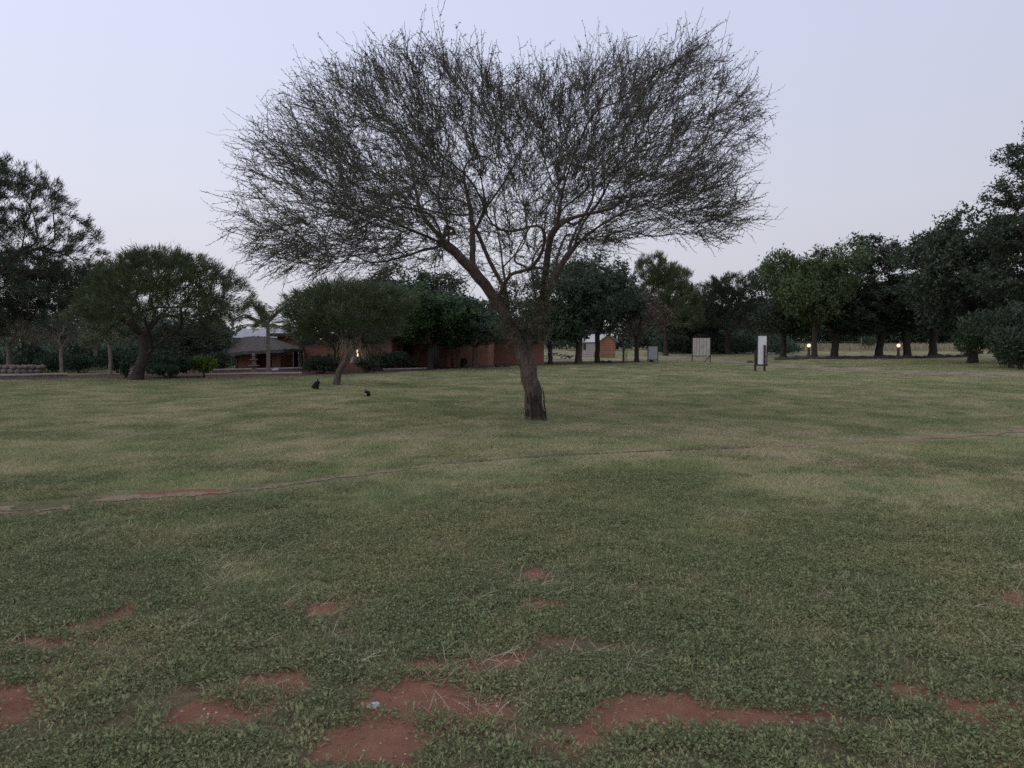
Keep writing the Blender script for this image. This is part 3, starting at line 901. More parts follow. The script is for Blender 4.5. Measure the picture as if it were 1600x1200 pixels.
# leaning acacia behind the rabbits
rg = np.random.default_rng(22)
at_ = lobes_points([(-.9, 0, 3.2, 1.35, 1.4, .8), (.4, .3, 3.9, 1.6, 1.5, .55), (2.0, -.2, 3.5, 1.5, 1.3, .7), (-1.4, .2, 2.5, .8, 1, .6),
                    (.9, -.7, 2.9, 1.5, 1.2, .6), (1.9, .6, 2.5, 1, 1, .5)], 760, rg, .35)
at_ = at_[~((at_[:, 1] < -.3) & (at_[:, 2] < 1.9))]
pths = [[(0, 0, -.1), (0, 0, .35), (.10, 0, .62), (.35, 0, .95), (.62, 0, 1.35), (.75, 0, 1.7)],
        [(.62, 0, 1.35), (.4, .1, 1.8), (-.2, .2, 2.4), (-.9, .3, 2.9)], [(.75, 0, 1.7), (1.2, -.2, 2.2), (1.9, -.3, 2.7), (2.6, -.3, 2.9)],
        [(.75, 0, 1.7), (.8, .5, 2.4), (.7, 1.2, 3.0)], [(.7, 0, 1.6), (.8, -.7, 2.2), (.9, -1.4, 2.7)]]
s2 = grow(pths, at_, rg, .25, .8, .13, .006, order_from=(.7, 0, 2))
T_lean = template(s2, feather_leaves(s2, rg, 36, .18, .025, (.7, 0, 1.6), wd=.15), limb_min=.04, knob=.2)

# tall layered acacia
rg = np.random.default_rng(23)
pads = [(0, 0, 10.6, 3.6, 3.4, .9), (1.5, 0, 8.3, 3.4, 3.2, .8), (-3, 1, 9.4, 3.0, 2.8, .8), (3.0, -1, 9.0, 3.2, 3, .8), (1.5, 2, 7.6, 4.2, 3.5, .8), (4.2, 0, 6.8, 2.7, 2.6, .7), (-3.5, -1.5, 7.2, 3.2, 3, .8),
        (3.2, -1.5, 4.9, 3.6, 3.2, .9), (-2.5, 1.5, 5.0, 3.6, 3.2, .8), (0, -2, 4.4, 3.8, 3, .8), (5.0, .5, 5.2, 1.8, 1.8, .6)]
at_ = dome_points(rg, 2100, 12.6, 11.0, 3.0, 11.0, .97, .5)
at_ = at_[np.sin(at_[:, 2] * 2 * math.pi / 1.75 + .15 * at_[:, 0]) > -.65]
pths = [[(0, 0, -.1), (.1, 0, 1.2), (-.1, 0, 2.6), (0, 0, 3.4)], [(0, 0, 3.4), (.6, 0, 5), (.3, 0, 7), (0, 0, 9.4)], [(0, 0, 3.0), (1.5, -.4, 4.4), (3., -.8, 6), (3.4, -1, 8)],
        [(0, 0, 3.2), (-1.4, .4, 5), (-2.5, .6, 7), (-3, .8, 8.6)], [(.6, 0, 4.6), (2.2, .6, 5.8), (4, .3, 6.4)], [(0, 0, 2.6), (1.3, -.8, 3.6), (3, -1.3, 4.6)],
        [(0, 0, 2.8), (-1.2, .8, 3.8), (-2.5, 1.4, 4.7)], [(0, 0, 3.1), (0, -1.5, 3.8), (0, -2.5, 4.3)], [(-1.4, .4, 5), (-2.4, -.8, 6), (-3.4, -1.5, 6.9)]]
s3 = grow(pths, at_, rg, .32, .8, .30, .008, order_from=(0, 0, 4))
T_tall = template(s3, feather_leaves(s3, rg, 40, .23, .03, (0, 0, 3.5), wd=.14), limb_min=.07, knob=.2)

# spreading airy acacia for the background
rg = np.random.default_rng(24)
at_ = np.concatenate([dome_points(rg, 420, 7, 6, 1.8, 5.4, .9, .3), lobes_points([(2.2, 0, 5.2, 2.2, 2, .9), (-1.4, .5, 5.6, 2, 2, .9)], 160, rg, .2)])
pths = [[(0, 0, -.1), (.1, 0, .8), (0, 0, 1.7)], [(0, 0, 1.7), (1., .2, 2.9), (2, .3, 4.2)], [(0, 0, 1.6), (-.9, -.3, 2.8), (-1.8, -.4, 4)], [(0, 0, 1.7), (.2, 1, 3), (.4, 1.6, 4)], [(0, 0, 1.7), (.1, -1, 3), (0, -1.7, 4)]]
s4 = grow(pths, at_, rg, .28, .8, .17, .008, order_from=(0, 0, 2))
T_airy = template(s4, feather_leaves(s4, rg, 50, .21, .03, (0, 0, 2), wd=.18), limb_min=.05)

# ---- broadleaf templates -----------------------------------------------------
def broad(seed, lobes, n_at, per, L, wd, trunk_h, trunk_r, forks, spread=.14, up=.25, shell=.45, prob=1., lean=(0, 0), order=None, two=False):
    rg = np.random.default_rng(seed)
    at_ = lobes_points(lobes, n_at, rg, shell)
    at_ = at_[at_[:, 2] > trunk_h * .8]
    pths = [[(0, 0, -.1), (lean[0] * .3, lean[1] * .3, trunk_h * .4), (lean[0], lean[1], trunk_h)]]
    top = np.array([lean[0], lean[1], trunk_h])
    for fx_, fy_, fz_ in forks:
        e_ = np.array([fx_, fy_, fz_]); m_ = top * .5 + e_ * .5 + np.array([0, 0, -.1 * abs(fz_ - trunk_h)])
        pths.append([top, m_, e_])
    if two:
        pths.append([(.06, 0, .1), (.5, .1, trunk_h * .5), (.55, .15, trunk_h), (.9, .3, trunk_h * 1.5)])
    s = grow(pths, at_, rg, .3, .7, trunk_r, .008, order_from=top)
    return template(s, rosettes(s, rg, per, L, wd, .03, spread, up, prob), limb_min=.05, knob=.15)

def blob_lobes(seed, W, z0, z1, n=9, r=.33, top_taper=.6):
    rg = np.random.default_rng(seed); out = []
    for k in range(n):
        a = rg.uniform(0, 2 * math.pi); h = (k + .5) / n
        q = (W / 2) * (1 - r) * math.sqrt(rg.random()) * (1 - top_taper * abs(h - .4))
        rr = W * r * rg.uniform(.7, 1.15)
        out.append((math.cos(a) * q, math.sin(a) * q, z0 + rr * .7 + (z1 - z0 - 1.4 * rr) * h, rr, rr, rr * .75))
    return out

T_round = broad(31, blob_lobes(1, 6.0, 1.6, 6.2, 11, .26), 520, 16, .23, .45, 1.8, .16, [(1, .5, 3.2), (-1, -.2, 3.3), (.2, -1, 3.4), (0, .9, 3.6)])
T_round2 = broad(32, blob_lobes(2, 6.0, 1.3, 6.4, 13, .23), 560, 16, .23, .45, 1.6, .17, [(1.1, -.3, 3.), (-1., .4, 3.2), (.2, .9, 3.5), (-.2, -1, 3.5)])
T_green = broad(33, blob_lobes(3, 6.4, 1.5, 5.6, 16, .19, .3), 700, 14, .24, .42, 1.5, .15, [(1.2, .4, 2.8), (-1.2, -.3, 2.8), (.1, -1.2, 2.8), (.2, 1, 3.2)], up=.45)
T_spire = broad(34, blob_lobes(4, 4.6, 1.8, 6.8, 9, .26) + [(.9, 0, 8., .6, .6, 1.3), (-.6, .4, 8.6, .55, .6, 1.5), (-1.6, -.3, 7.6, .5, .5, 1.1), (1.9, .2, 7.2, .5, .5, 1.0)], 520, 16, .24, .45, 2.2, .17,
               [(.9, .2, 4), (-.9, .1, 4.2), (0, -.8, 4), (0, .8, 5)], lean=(.15, 0))
T_spire2 = broad(35, blob_lobes(5, 4.8, 1.9, 6.6, 9, .25) + [(.2, 0, 8.2, .5, .5, 1.3), (-1.2, .4, 7.6, .6, .6, 1.2), (1.5, -.3, 7.8, .55, .5, 1.3), (.8, .4, 8.8, .4, .4, .9)], 520, 16, .24, .45, 2.0, .17,
                [(1., -.2, 4), (-.8, .1, 4.2), (0.1, -.8, 4), (0, .8, 5)], lean=(-.25, 0))
T_red = broad(36, blob_lobes(6, 4.2, 1.5, 5.6, 12, .22), 260, 5, .24, .5, 1.6, .13, [(.6, .2, 3.2), (-.6, 0, 3.3), (.1, -.5, 3.6)], prob=.62, spread=.2)
T_huge = broad(37, [(0, 0, 15.2, 1.6, 1.6, 1.3), (-1.4, .4, 13.6, 1.7, 1.6, 1.1), (1.6, .5, 13.4, 2, 1.8, 1.3), (-2.0, 0, 11.4, 2.0, 1.8, 1.1), (.6, -.8, 11.4, 2.4, 2.2, 1.3), (2.6, .6, 10.6, 2.2, 2, 1.3),
                    (-2.8, -.4, 8.6, 2.3, 2.2, 1.2), (0, -1.2, 8.4, 2.6, 2.3, 1.3), (3, 0, 7.6, 2.6, 2.2, 1.3), (-2.6, 0, 5.6, 2.6, 2.4, 1.4), (1, -1, 5.2, 3, 2.4, 1.5)], 950, 16, .28, .38, 3.0, .34,
               [(0, 0, 13), (-1.6, .3, 9), (1.8, .3, 9.5), (0, -1, 7), (-2, 0, 5.5)], shell=.3)

# bare pale-barked trees with thin drooping twigs
rg = np.random.default_rng(41)
at_ = dome_points(rg, 240, 3.2, 3.0, 1.9, 4.2, .6, .2)
s5 = grow([[(0, 0, -.1), (.05, 0, 1.), (0, 0, 1.9)], [(0, 0, 1.9), (.35, .1, 2.4), (.5, .2, 3.0)], [(0, 0, 1.9), (-.3, 0, 2.4), (-.45, -.1, 3.1)], [(0, 0, 1.8), (.05, -.3, 2.4), (.1, -.4, 3.2)]], at_, rg, .22, .8, .095, .006, order_from=(0, 0, 2))
T_bare = template(s5, feather_leaves(s5, rg, 5, .24, .02, (0, 0, 2.6), up=-.5, wd=.2), limb_min=.03)

# ------------------------------------------------------------------ trees set out as in the photograph
gL = P(212, 594)
place(T_umb, 'umbrella_acacia', 'round umbrella acacia with a forked dark trunk at the left lawn edge', gL - Vector((0, 0, .03)), 0, (1.02, 1.02, 1.03), 'acacia_leaf', 'bark_dark')
gN = P(525, 602)
place(T_lean, 'leaning_acacia', 'small acacia with a sharply leaning grey trunk behind the rabbits', gN - Vector((0, 0, .03)), 0, (1.0, 1.0, 1.0), 'acacia_leaf', 'bark')
place_px(T_tall, 'tall_acacia', 'tall layered acacia cut off by the left picture edge', -60, 584, 228, 400, 0.3, 'acacia_leaf_dark', 'bark_dark')
_rg = np.random.default_rng(66)
_b = np.stack([_rg.normal(.62, .28, 110), _rg.normal(0, .25, 110), _rg.uniform(1.45, 2.0, 110)], 1)
_p, _r = twigs(_b, rnd_dir(_rg, 110) * .5 + np.array([0, 0, -1.]), _rg.uniform(.25, .62, 110), _rg, 6, .02, -.1, .012)
_a = Acc(); _v, _f = tubes(_p, _r, 3); _a.add(_v, _f, np.repeat(_rg.random(110), len(_f) // 110))
part('dead_twigs', _a, M['dry_leaf'], bpy.data.objects['leaning_acacia'], False, 'stuff')
GL = 'trees behind the left lawn edge'
place_px(T_airy, 'background_acacia', 'dark acacia between the tall edge tree and the umbrella acacia', 97, 580, 398, 250, 0.8, 'acacia_leaf_dark', 'bark_pale', GL, depth=52)
place_px(T_bare, 'pale_trunk_tree', 'slim pale-trunked tree left of the umbrella acacia, nearest to its trunk', 172, 586, 478, 95, 0.4, 'acacia_leaf_pale', 'bark_pale', GL)
place_px(T_bare, 'pale_trunk_tree', 'pale-trunked tree with a broken side branch, middle of the three left trunks', 150, 578, 470, 110, 2.1, 'acacia_leaf_pale', 'bark_pale', GL)
place_px(T_bare, 'pale_trunk_tree', 'pale forked trunk beside the long low stone kerb', 97, 585, 486, 90, 3.9, 'acacia_leaf_dark', 'bark_pale', GL)
place_px(T_bare, 'grey_bark_tree', 'thick grey dry-looking tree above the rock wall at the left edge', 14, 580, 480, 150, 1.2, 'dry_leaf', 'bark_pale', GL)
place_px(T_bare, 'dry_twig_tree', 'greyish leafless tree behind the hedge near the left edge', 52, 572, 470, 120, 5.2, 'dry_leaf', 'bark_pale', GL)
place_px(T_round, 'background_tree', 'dark leafy tree right of the umbrella acacia trunk, behind the lime shrub', 300, 582, 500, 120, 1.0, 'broad_leaf_dark', 'bark_pale', GL)
GC = 'trees around the terracotta houses'
place_px(T_airy, 'house_acacia', 'dark acacia with a leaning black trunk close to the lit house wall', 526, 578, 452, 150, 2.2, 'acacia_leaf_dark', 'bark_dark', GC, depth=47)
place_px(T_green, 'broadleaf_tree', 'bright green broadleaf tree in front of the terracotta house', 672, 577, 452, 165, 0.0, 'broad_leaf', 'bark_dark', GC)
place_px(T_round2, 'garden_tree', 'tall dark tree rising behind the bright green broadleaf', 640, 575, 424, 190, 1.4, 'broad_leaf_dark', 'bark_dark', GC, depth=58)
place_px(T_green, 'young_tree', 'young tree with a thin forked trunk in front of the terracotta wall', 742, 576, 458, 130, 2.4, 'broad_leaf_blue', 'bark', GC)
place_px(T_round, 'small_green_tree', 'small multi-stemmed tree just right of the thorn tree trunk', 860, 569, 462, 105, 0.6, 'broad_leaf', 'bark_dark', GC)
place_px(T_round2, 'big_dark_tree', 'broad dark tree with a thick pale-streaked trunk left of the cabin', 905, 569, 404, 150, 2.6, 'broad_leaf_blue', 'bark', GC)
place_px(T_round, 'slim_dark_tree', 'dark tree whose slim black trunk stands before the cabin corner', 933, 567, 420, 120, 4.0, 'broad_leaf_dark', 'bark_dark', GC)
place_px(T_red, 'reddish_tree', 'reddish brown sparse tree beside the grey panel', 995, 566, 446, 92, 0.2, 'red_leaf', 'bark_dark', GC)
place_px(T_airy, 'feathery_tree', 'feathery green tree rising behind the reddish tree', 1040, 556, 402, 130, 1.2, 'acacia_leaf', 'bark_dark', GC, depth=92)
GR = 'trees along the right edge of the lawn'
rows = [  # template, name, label, px, py, top, width, rz, leaf, depth
 (T_round, 'far_tree', 'low dark tree behind the white slatted board', 1078, 552, 470, 110, .3, 'broad_leaf_dark', 104),
 (T_airy, 'far_tree', 'dark spreading tree between the slatted board and the tall signboard', 1138, 552, 432, 150, 2.0, 'acacia_leaf_dark', 98),
 (T_round2, 'far_tree', 'dark tree with a short leaning trunk right behind the tall signboard', 1224, 558, 418, 120, 3.3, 'broad_leaf_dark', None),
 (T_green, 'leafy_tree', 'lighter green rounded tree with a slim grey trunk beside the left globe lamp', 1272, 560, 388, 132, 1.1, 'broad_leaf_bright', None),
 (T_spire, 'row_tree', 'dark tree just right of the lighter green one', 1303, 559, 392, 140, .2, 'broad_leaf_dark', None),
 (T_spire2, 'row_tree', 'dark spiky-topped tree with a bent trunk left of the right globe lamp', 1372, 558, 368, 145, 1.9, 'broad_leaf_dark', None),
 (T_spire, 'row_tree', 'dark tree standing right next to the right globe lamp', 1418, 558, 376, 140, 3.0, 'broad_leaf_dark', None),
 (T_spire2, 'row_tree', 'dark tree with a stout forked trunk, last before the dense thicket', 1458, 557, 366, 150, 4.4, 'broad_leaf_dark', None),
 (T_round2, 'edge_tree', 'broad dense dark tree in front of the giant one at the right', 1520, 567, 338, 190, .8, 'broad_leaf_dark', None),
 (T_huge, 'giant_tree', 'giant dark tree towering at the right picture edge', 1625, 572, 200, 270, .4, 'broad_leaf_dark', None),
]
for T, nm, lab, px, py, top, wd, rz, lf, dp in rows:
    place_px(T, nm, lab, px, py, top, wd, rz, lf, 'bark_dark', GR, depth=dp)

# ------------------------------------------------------------------ shrubs
def shrub(label, px, py, w, top, leaf, seed, depth=None, n=2600, L=.16, wd=.4, name='shrub', up=.3):
    rg = np.random.default_rng(seed)
    g = P(px, py)
    if depth: g = Vector((X(px, depth), depth, 0)); g.z = tzf(g.x, g.y)
    W = w / F * g.y; H = max(.3, Z(top, g.y) - g.z)
    o = thing(name, label, 'shrub', g, 0, 'shrubs around the lawn edge')
    st = Acc(); lob = []
    for k in range(9):
        a = rg.uniform(0, 6.28); q = math.sqrt(rg.random()) * W * .34
        c = (math.cos(a) * q, math.sin(a) * q * .8, H * rg.uniform(.3, .72))
        lob.append((*c, W * rg.uniform(.16, .26), W * rg.uniform(.16, .24), H * rg.uniform(.2, .3)))
        st.tube([(c[0] * .2, c[1] * .2, -.03), (c[0] * .6, c[1] * .6, c[2] * .5), c], [.03, .02, .01], 5, .4, False)
    b = lobes_points(lob, n, rg, .5)
    b[:, 2] = np.clip(b[:, 2], .02, None)
    d = nrm(b - np.array([0, 0, H * .3])) * .6 + rnd_dir(rg, n) * .8 + np.array([0, 0, up])
    ll = L * rg.uniform(.6, 1.3, n)
    v, f = leaf_quads(b, d, ll, ll * wd, rg)
    lf = Acc(); lf.add(v, f, np.clip(rg.normal(.5, .27, n), 0, 1))
    part('stems', st, M['bark_dark'], o, False, 'stuff')
    part('foliage', lf, M[leaf], o, False, 'stuff')
    return o
shrub('rounded blue-green shrub just right of the umbrella acacia trunk', 268, 590, 70, 554, 'shrub_leaf', 1, n=3600)
shrub('bright lime-green shrub at the end of the pink planter wall', 322, 589, 38, 556, 'lime_leaf', 2, n=1500, L=.2)
shrub('dark green shrub against the thatched house wall', 346, 584, 40, 545, 'broad_leaf_dark', 3, n=1500)
shrub('low grassy shrub in front of the blue-green one', 262, 592, 40, 575, 'shrub_leaf', 4, n=1200, L=.3, wd=.12, up=1.0)
shrub('wide hedge-like shrub behind the pale forked trunk', 88, 581, 70, 548, 'shrub_leaf', 5, n=3000)
shrub('rounded shrub above the rock wall at the far left', 30, 574, 50, 546, 'shrub_leaf', 6, n=2200)
shrub('dark shrub between the two right-hand pale trunks', 130, 583, 60, 552, 'shrub_leaf', 7, n=2600)
shrub('dark shrub left of the umbrella acacia trunk', 186, 583, 50, 545, 'broad_leaf_dark', 8, n=2200)
shrub('slender bluish shrub touching the umbrella acacia trunk', 197, 592, 15, 552, 'broad_leaf_blue', 18, n=900, L=.14)
shrub('large black-green bush below the house window lamp', 500, 584, 62, 554, 'broad_leaf_dark', 9, n=3600)
shrub('dark bush under the bright green broadleaf tree', 612, 579, 82, 545, 'broad_leaf_dark', 10, n=3600)
shrub('small dark bush at the foot of the house pillars', 724, 574, 14, 560, 'broad_leaf_dark', 11, n=600)
shrub('dark bush beside the hanging white bucket', 572, 583, 36, 560, 'broad_leaf_dark', 12, n=1500)
shrub('dense dark thicket bush at the foot of the giant tree', 1572, 574, 150, 478, 'broad_leaf_dark', 13, n=9000, L=.28)
shrub('green bush overhanging the road end on the right', 1515, 568, 95, 490, 'broad_leaf', 14, n=6000, L=.26)
shrub('bush of arching leaves at the right edge, lowest in front', 1600, 578, 90, 500, 'broad_leaf_dark', 15, n=5000, L=.3, wd=.3)
shrub('dark scrub behind the grey panel', 1045, 553, 60, 520, 'broad_leaf_dark', 16, n=3000, L=.25, depth=100)
shrub('dark scrub between the slatted board and the far fence', 1130, 552, 90, 515, 'broad_leaf_dark', 17, n=4000, L=.25, depth=106)
shrub('spiky grey-green agave-like scrub behind the right lamp row', 1355, 548, 30, 520, 'broad_leaf_blue', 19, n=900, L=.6, wd=.1, up=1.4, depth=120)

# far scrub that reads as one mass
rg = np.random.default_rng(77)
far = Acc()
for k in range(430):
    y = rg.uniform(116, 175); x = (rg.uniform(-0.95, 0.95) if k < 230 else rg.uniform(.15, .75)) * y
    pxk = 800 + F * x / y
    if 1200 < pxk < 1560 and y < 160: y = 160 + rg.random() * 25; x = (pxk - 800) / F * y
    top = np.interp(pxk, [0, 330, 390, 450, 500, 980, 1040, 1090, 1140, 1240, 1600], [478, 490, 506, 506, 480, 480, 450, 470, 452, 440, 430])
    h = (Z(top, y) - tzf(x, y)) * rg.uniform(.55, 1.02); w = rg.uniform(4, 7)
    n = 420
    b = lobes_points([(0, 0, h * .5, w * .5, w * .5, h * .5), (w * .3, 0, h * .35, w * .4, w * .4, h * .35)], n, rg, .6)
    b[:, 2] = np.clip(b[:, 2], 0.05, None)
    ll = rg.uniform(.35, .8, n)
    v, f = leaf_tris(b + np.array([x, y, tzf(x, y)]), rnd_dir(rg, n) + np.array([0, 0, .3]), ll, ll * .6, rg)
    far.add(v, f, np.clip(rg.normal(.4, .25, n), 0, 1))
tag(link('far_scrub', far.mesh('far_scrub', M['broad_leaf_dark'])), 'dark belt of scrub along the far edge of the grounds', 'scrub', kind='stuff')
ub = Acc()
for k in range(150):
    if k < 95: y = rg.uniform(53, 74); pxk = rg.uniform(-60, 372); h = rg.uniform(.8, 2.3)
    else: y = rg.uniform(98, 112); pxk = rg.uniform(1020, 1235); h = rg.uniform(1.2, 3.2)
    x = (pxk - 800) / F * y; w = rg.uniform(1.5, 3.2); n = 300
    b = lobes_points([(0, 0, h * .5, w * .5, w * .5, h * .5), (w * .3, .2, h * .35, w * .4, w * .4, h * .35)], n, rg, .5)
    b[:, 2] = np.clip(b[:, 2], 0.03, None); ll = rg.uniform(.2, .5, n)
    v, f = leaf_tris(b + np.array([x, y, tzf(x, y)]), rnd_dir(rg, n) + np.array([0, 0, .6]), ll, ll * .4, rg)
    ub.add(v, f, np.clip(rg.normal(.45, .27, n), 0, 1))
tag(link('underbrush', ub.mesh('underbrush', M['shrub_leaf'])), 'tangled underbrush behind the lawn edge trees', 'underbrush', kind='stuff')
# tall dry grass at the back of the right field
dg = Acc()
n = 9000
y = rg.uniform(112, 150, n); px = rg.uniform(1180, 1640, n); x = (px - 800) / F * y
z = tz(x, y)
b = np.stack([x, y, z], 1)
ll = rg.uniform(.5, 1.15, n)
v, f = leaf_quads(b, rnd_dir(rg, n) * .35 + np.array([0, 0, 1.]), ll, np.full(n, .14), rg)
dg.add(v, f, rg.random(n))
tag(link('tall_dry_grass', dg.mesh('tall_dry_grass', M['dry_leaf'])), 'tall dry straw-coloured grass beyond the lamp row', 'grass', kind='stuff')

# ------------------------------------------------------------------ palm
gp = P(419, 586)
pk = gp.y / F
pl = thing('palm', 'small feather palm with a slim ringed trunk by the fountain', 'palm', gp - Vector((0, 0, .03)))
tr_ = Acc()
zz = np.linspace(0, (586 - 512) * pk, 26)
tr_.tube(np.stack([np.sin(zz * .7) * .03, 0 * zz, zz], 1), .105 - .012 * zz / zz[-1] + .012 * (np.arange(26) % 2) + .05 * np.exp(-zz / .2), 10)
part('trunk', tr_, M['bark_pale'], pl, True)
rg = np.random.default_rng(5)
zt = zz[-1]
for k in range(24):
    az = k * 2.399 + rg.uniform(-.2, .2); el0 = rg.uniform(.2, 1.45); Lf = rg.uniform(1.9, 2.6)
    t = np.linspace(0, 1, 12)
    ang = el0 - t * rg.uniform(.7, 1.5)
    hx = np.cumsum(np.cos(ang)) * Lf / 12; hz = np.cumsum(np.sin(ang)) * Lf / 12
    pp = np.stack([np.cos(az) * hx, np.sin(az) * hx, zt + hz], 1)
    fr = Acc(); fr.tube(pp, .018 * (1 - .7 * t), 4, .8, False)
    for sd in (-1, 1):
        m = 34
        tt = np.linspace(.12, .99, m); q = np.stack([np.interp(tt, t, pp[:, j]) for j in range(3)], 1)
        tg = nrm(np.gradient(q, axis=0)); sv = nrm(np.cross(tg, np.array([0, 0, 1.0])))
        ln = .42 * np.sin(np.clip(tt * 1.05 + .1, 0, 1) * math.pi) ** .6 + .08
        v, f = leaf_quads(q, tg * .7 + sd * sv + np.array([0, 0, -.25]) + rg.normal(size=(m, 3)) * .12, ln, np.full(m, .035), rg)
        fr.add(v, f, rg.random(m))
    part('frond', fr, M['palm_leaf'], pl)

# ------------------------------------------------------------------ houses
def wall(parent, x0, x1, y, z0, z1, t=.25, name='wall', mat='terracotta'):
    a = Acc(); a.box(((x0 + x1) / 2, y + t / 2, (z0 + z1) / 2), (abs(x1 - x0), t, z1 - z0))
    return part(name, a, M[mat], parent)
def boxpart(parent, name, c, size, mat, rz=0):
    a = Acc(); a.box(c, size, rz); return part(name, a, M[mat], parent)

# left house: thatched wing in front of a flat-roofed block
hA = thing('thatched_house', 'terracotta house with a low grey thatched wing beside the palm', 'house', (0, 0, 0))
yb = 52.0
xl, xr = X(434, yb), X(612, yb)
wx0, wx1 = X(457.5, yb), X(475.5, yb); wz1, wz0 = Z(549, yb), Z(576.5, yb)
wall(hA, xl, wx0, yb, -.1, 2.25)
wall(hA, wx1, xr, yb, -.1, 2.25)
wall(hA, wx0, wx1, yb, wz1, 2.25)
wall(hA, wx0, wx1, yb, -.1, wz0)
boxpart(hA, 'wall', (xl + .125, yb + 3.3, 1.05), (.25, 6.0, 2.3), 'terracotta')
boxpart(hA, 'wall', (xr - .125, yb + 3.3, 1.05), (.25, 6.0, 2.3), 'terracotta')
boxpart(hA, 'wall', ((xl + xr) / 2, yb + 6.4, 1.05), (xr - xl - .01, .2, 2.3), 'terracotta')
boxpart(hA, 'roof', ((xl + xr) / 2, yb + 3.1, 2.36), (xr - xl + .7, 7.4, .22), 'fascia')
win = boxpart(hA, 'window', ((wx0 + wx1) / 2, yb + .16, (wz0 + wz1) / 2), (wx1 - wx0, .02, wz1 - wz0), 'dark_glass')
for fx_ in (wx0 + .03, (wx0 + wx1) / 2, wx1 - .03):
    boxpart(win, 'frame', (fx_, yb + .05, (wz0 + wz1) / 2), (.06, .10, wz1 - wz0 - .02), 'white_paint')
boxpart(win, 'sill', ((wx0 + wx1) / 2, yb - .03, wz0 - .03), (wx1 - wx0 + .12, .16, .06), 'coping')
for k in range(7):
    boxpart(win, 'bar', ((wx0 + wx1) / 2 + .06 + k * .045, yb + .10, (wz0 + wz1) / 2), (.012, .012, wz1 - wz0 - .02), 'white_paint')
# wing
yw = 47.2
ax, bx = X(352, yw), X(442, yw)
for (a0, a1) in ((ax + .5, X(398, yw)), (X(420, yw), bx - .35)):
    wall(hA, a0, a1, yw + .6 if a0 > X(410, yw) else yw + .3, -.1, 1.5, .22)
boxpart(hA, 'wall', ((ax + bx) / 2, yw + 2.2, .7), (bx - ax - 1.2, .22, 1.65), 'terracotta')
boxpart(hA, 'wall', (ax + .7, yw + 2.2, .7), (.22, 3.2, 1.58), 'terracotta')
rf = Acc()
e0, e1, yf, yk = ax - .1, bx + .15, yw - .5, yw + 4.6
zr, ze = Z(526, 49.5), 1.30
nR = 20; rows_ = []
r0x, r1x, ry = X(383, 49.5), X(417, 49.5), 49.6
corn = [np.array([e0, yf, ze - .15]), np.array([e1, yf + .3, ze + .12]), np.array([e1, yk, ze + .12]), np.array([e0, yk, ze])]
rg_ = [np.array([r0x, ry, zr]), np.array([r1x, ry, zr])]
def slope(a, b, c, d, m=10, n=24):
    u = np.linspace(0, 1, n); w = np.linspace(0, 1, m)
    g = (a[None, None] * (1 - u)[None, :, None] + b[None, None] * u[None, :, None]) * (1 - w)[:, None, None] + (d[None, None] * (1 - u)[None, :, None] + c[None, None] * u[None, :, None]) * w[:, None, None]
    g = g + np.random.default_rng(3).normal(size=g.shape) * np.array([.008, .008, .022])
    i_ = (np.arange(m - 1)[:, None] * n + np.arange(n - 1)[None]).ravel()
    rf.add(g.reshape(-1, 3), np.stack([i_, i_ + 1, i_ + n + 1, i_ + n], 1))
slope(corn[0], corn[1], rg_[1], rg_[0]); slope(corn[1], corn[2], rg_[1], rg_[1]); slope(corn[2], corn[3], rg_[0], rg_[1]); slope(corn[3], corn[0], rg_[0], rg_[0])
under = [c - np.array([0, 0, .18]) for c in corn]
for k in range(4):
    slope(under[k], under[(k + 1) % 4], corn[(k + 1) % 4], corn[k], 3, 24)
rf.add(np.array(under), [(0, 1, 2, 3)])
part('thatched_roof', rf, M['thatch'], hA)
for fx_ in (372, 398, 421):
    boxpart(hA, 'post', (X(fx_, yw), yw - .2, .55), (.12, .12, 1.35), 'dark_wood')

# shed roof behind
hS = thing('metal_shed', 'pale metal-roofed shed rising behind the thatched wing', 'shed', (0, 0, 0))
y_ = y_h = 63.
sx0, sx1 = X(368, y_), X(446, y_)
for yy_ in (y_, y_ + 5.9):
    wall(hS, sx0, sx1, yy_, -.1 + tzf(sx0, y_), 2.3, .2, mat='grey_wood')
for xx_ in (sx0 + .1, sx1 - .1):
    boxpart(hS, 'wall', (xx_, y_ + 3.05, 1.1), (.2, 5.68, 2.4), 'grey_wood')
a = Acc()
nn = 60
u = np.linspace(sx0 - .3, sx1 + .3, nn); cor = .03 * np.cos(np.arange(nn) * math.pi)
for (ya, za), (ybk, zb) in (((y_ - .3, 2.3), (y_ + 3, 3.1)), ((y_ + 3, 3.1), (y_ + 6.4, 2.3))):
    g0 = np.stack([u, np.full(nn, ya), za + cor], 1); g1 = np.stack([u, np.full(nn, ybk), zb + cor], 1)
    a.add(np.concatenate([g0, g1]), [(i, i + 1, nn + i + 1, nn + i) for i in range(nn - 1)])
part('corrugated_roof', a, M['metal_roof'], hS)

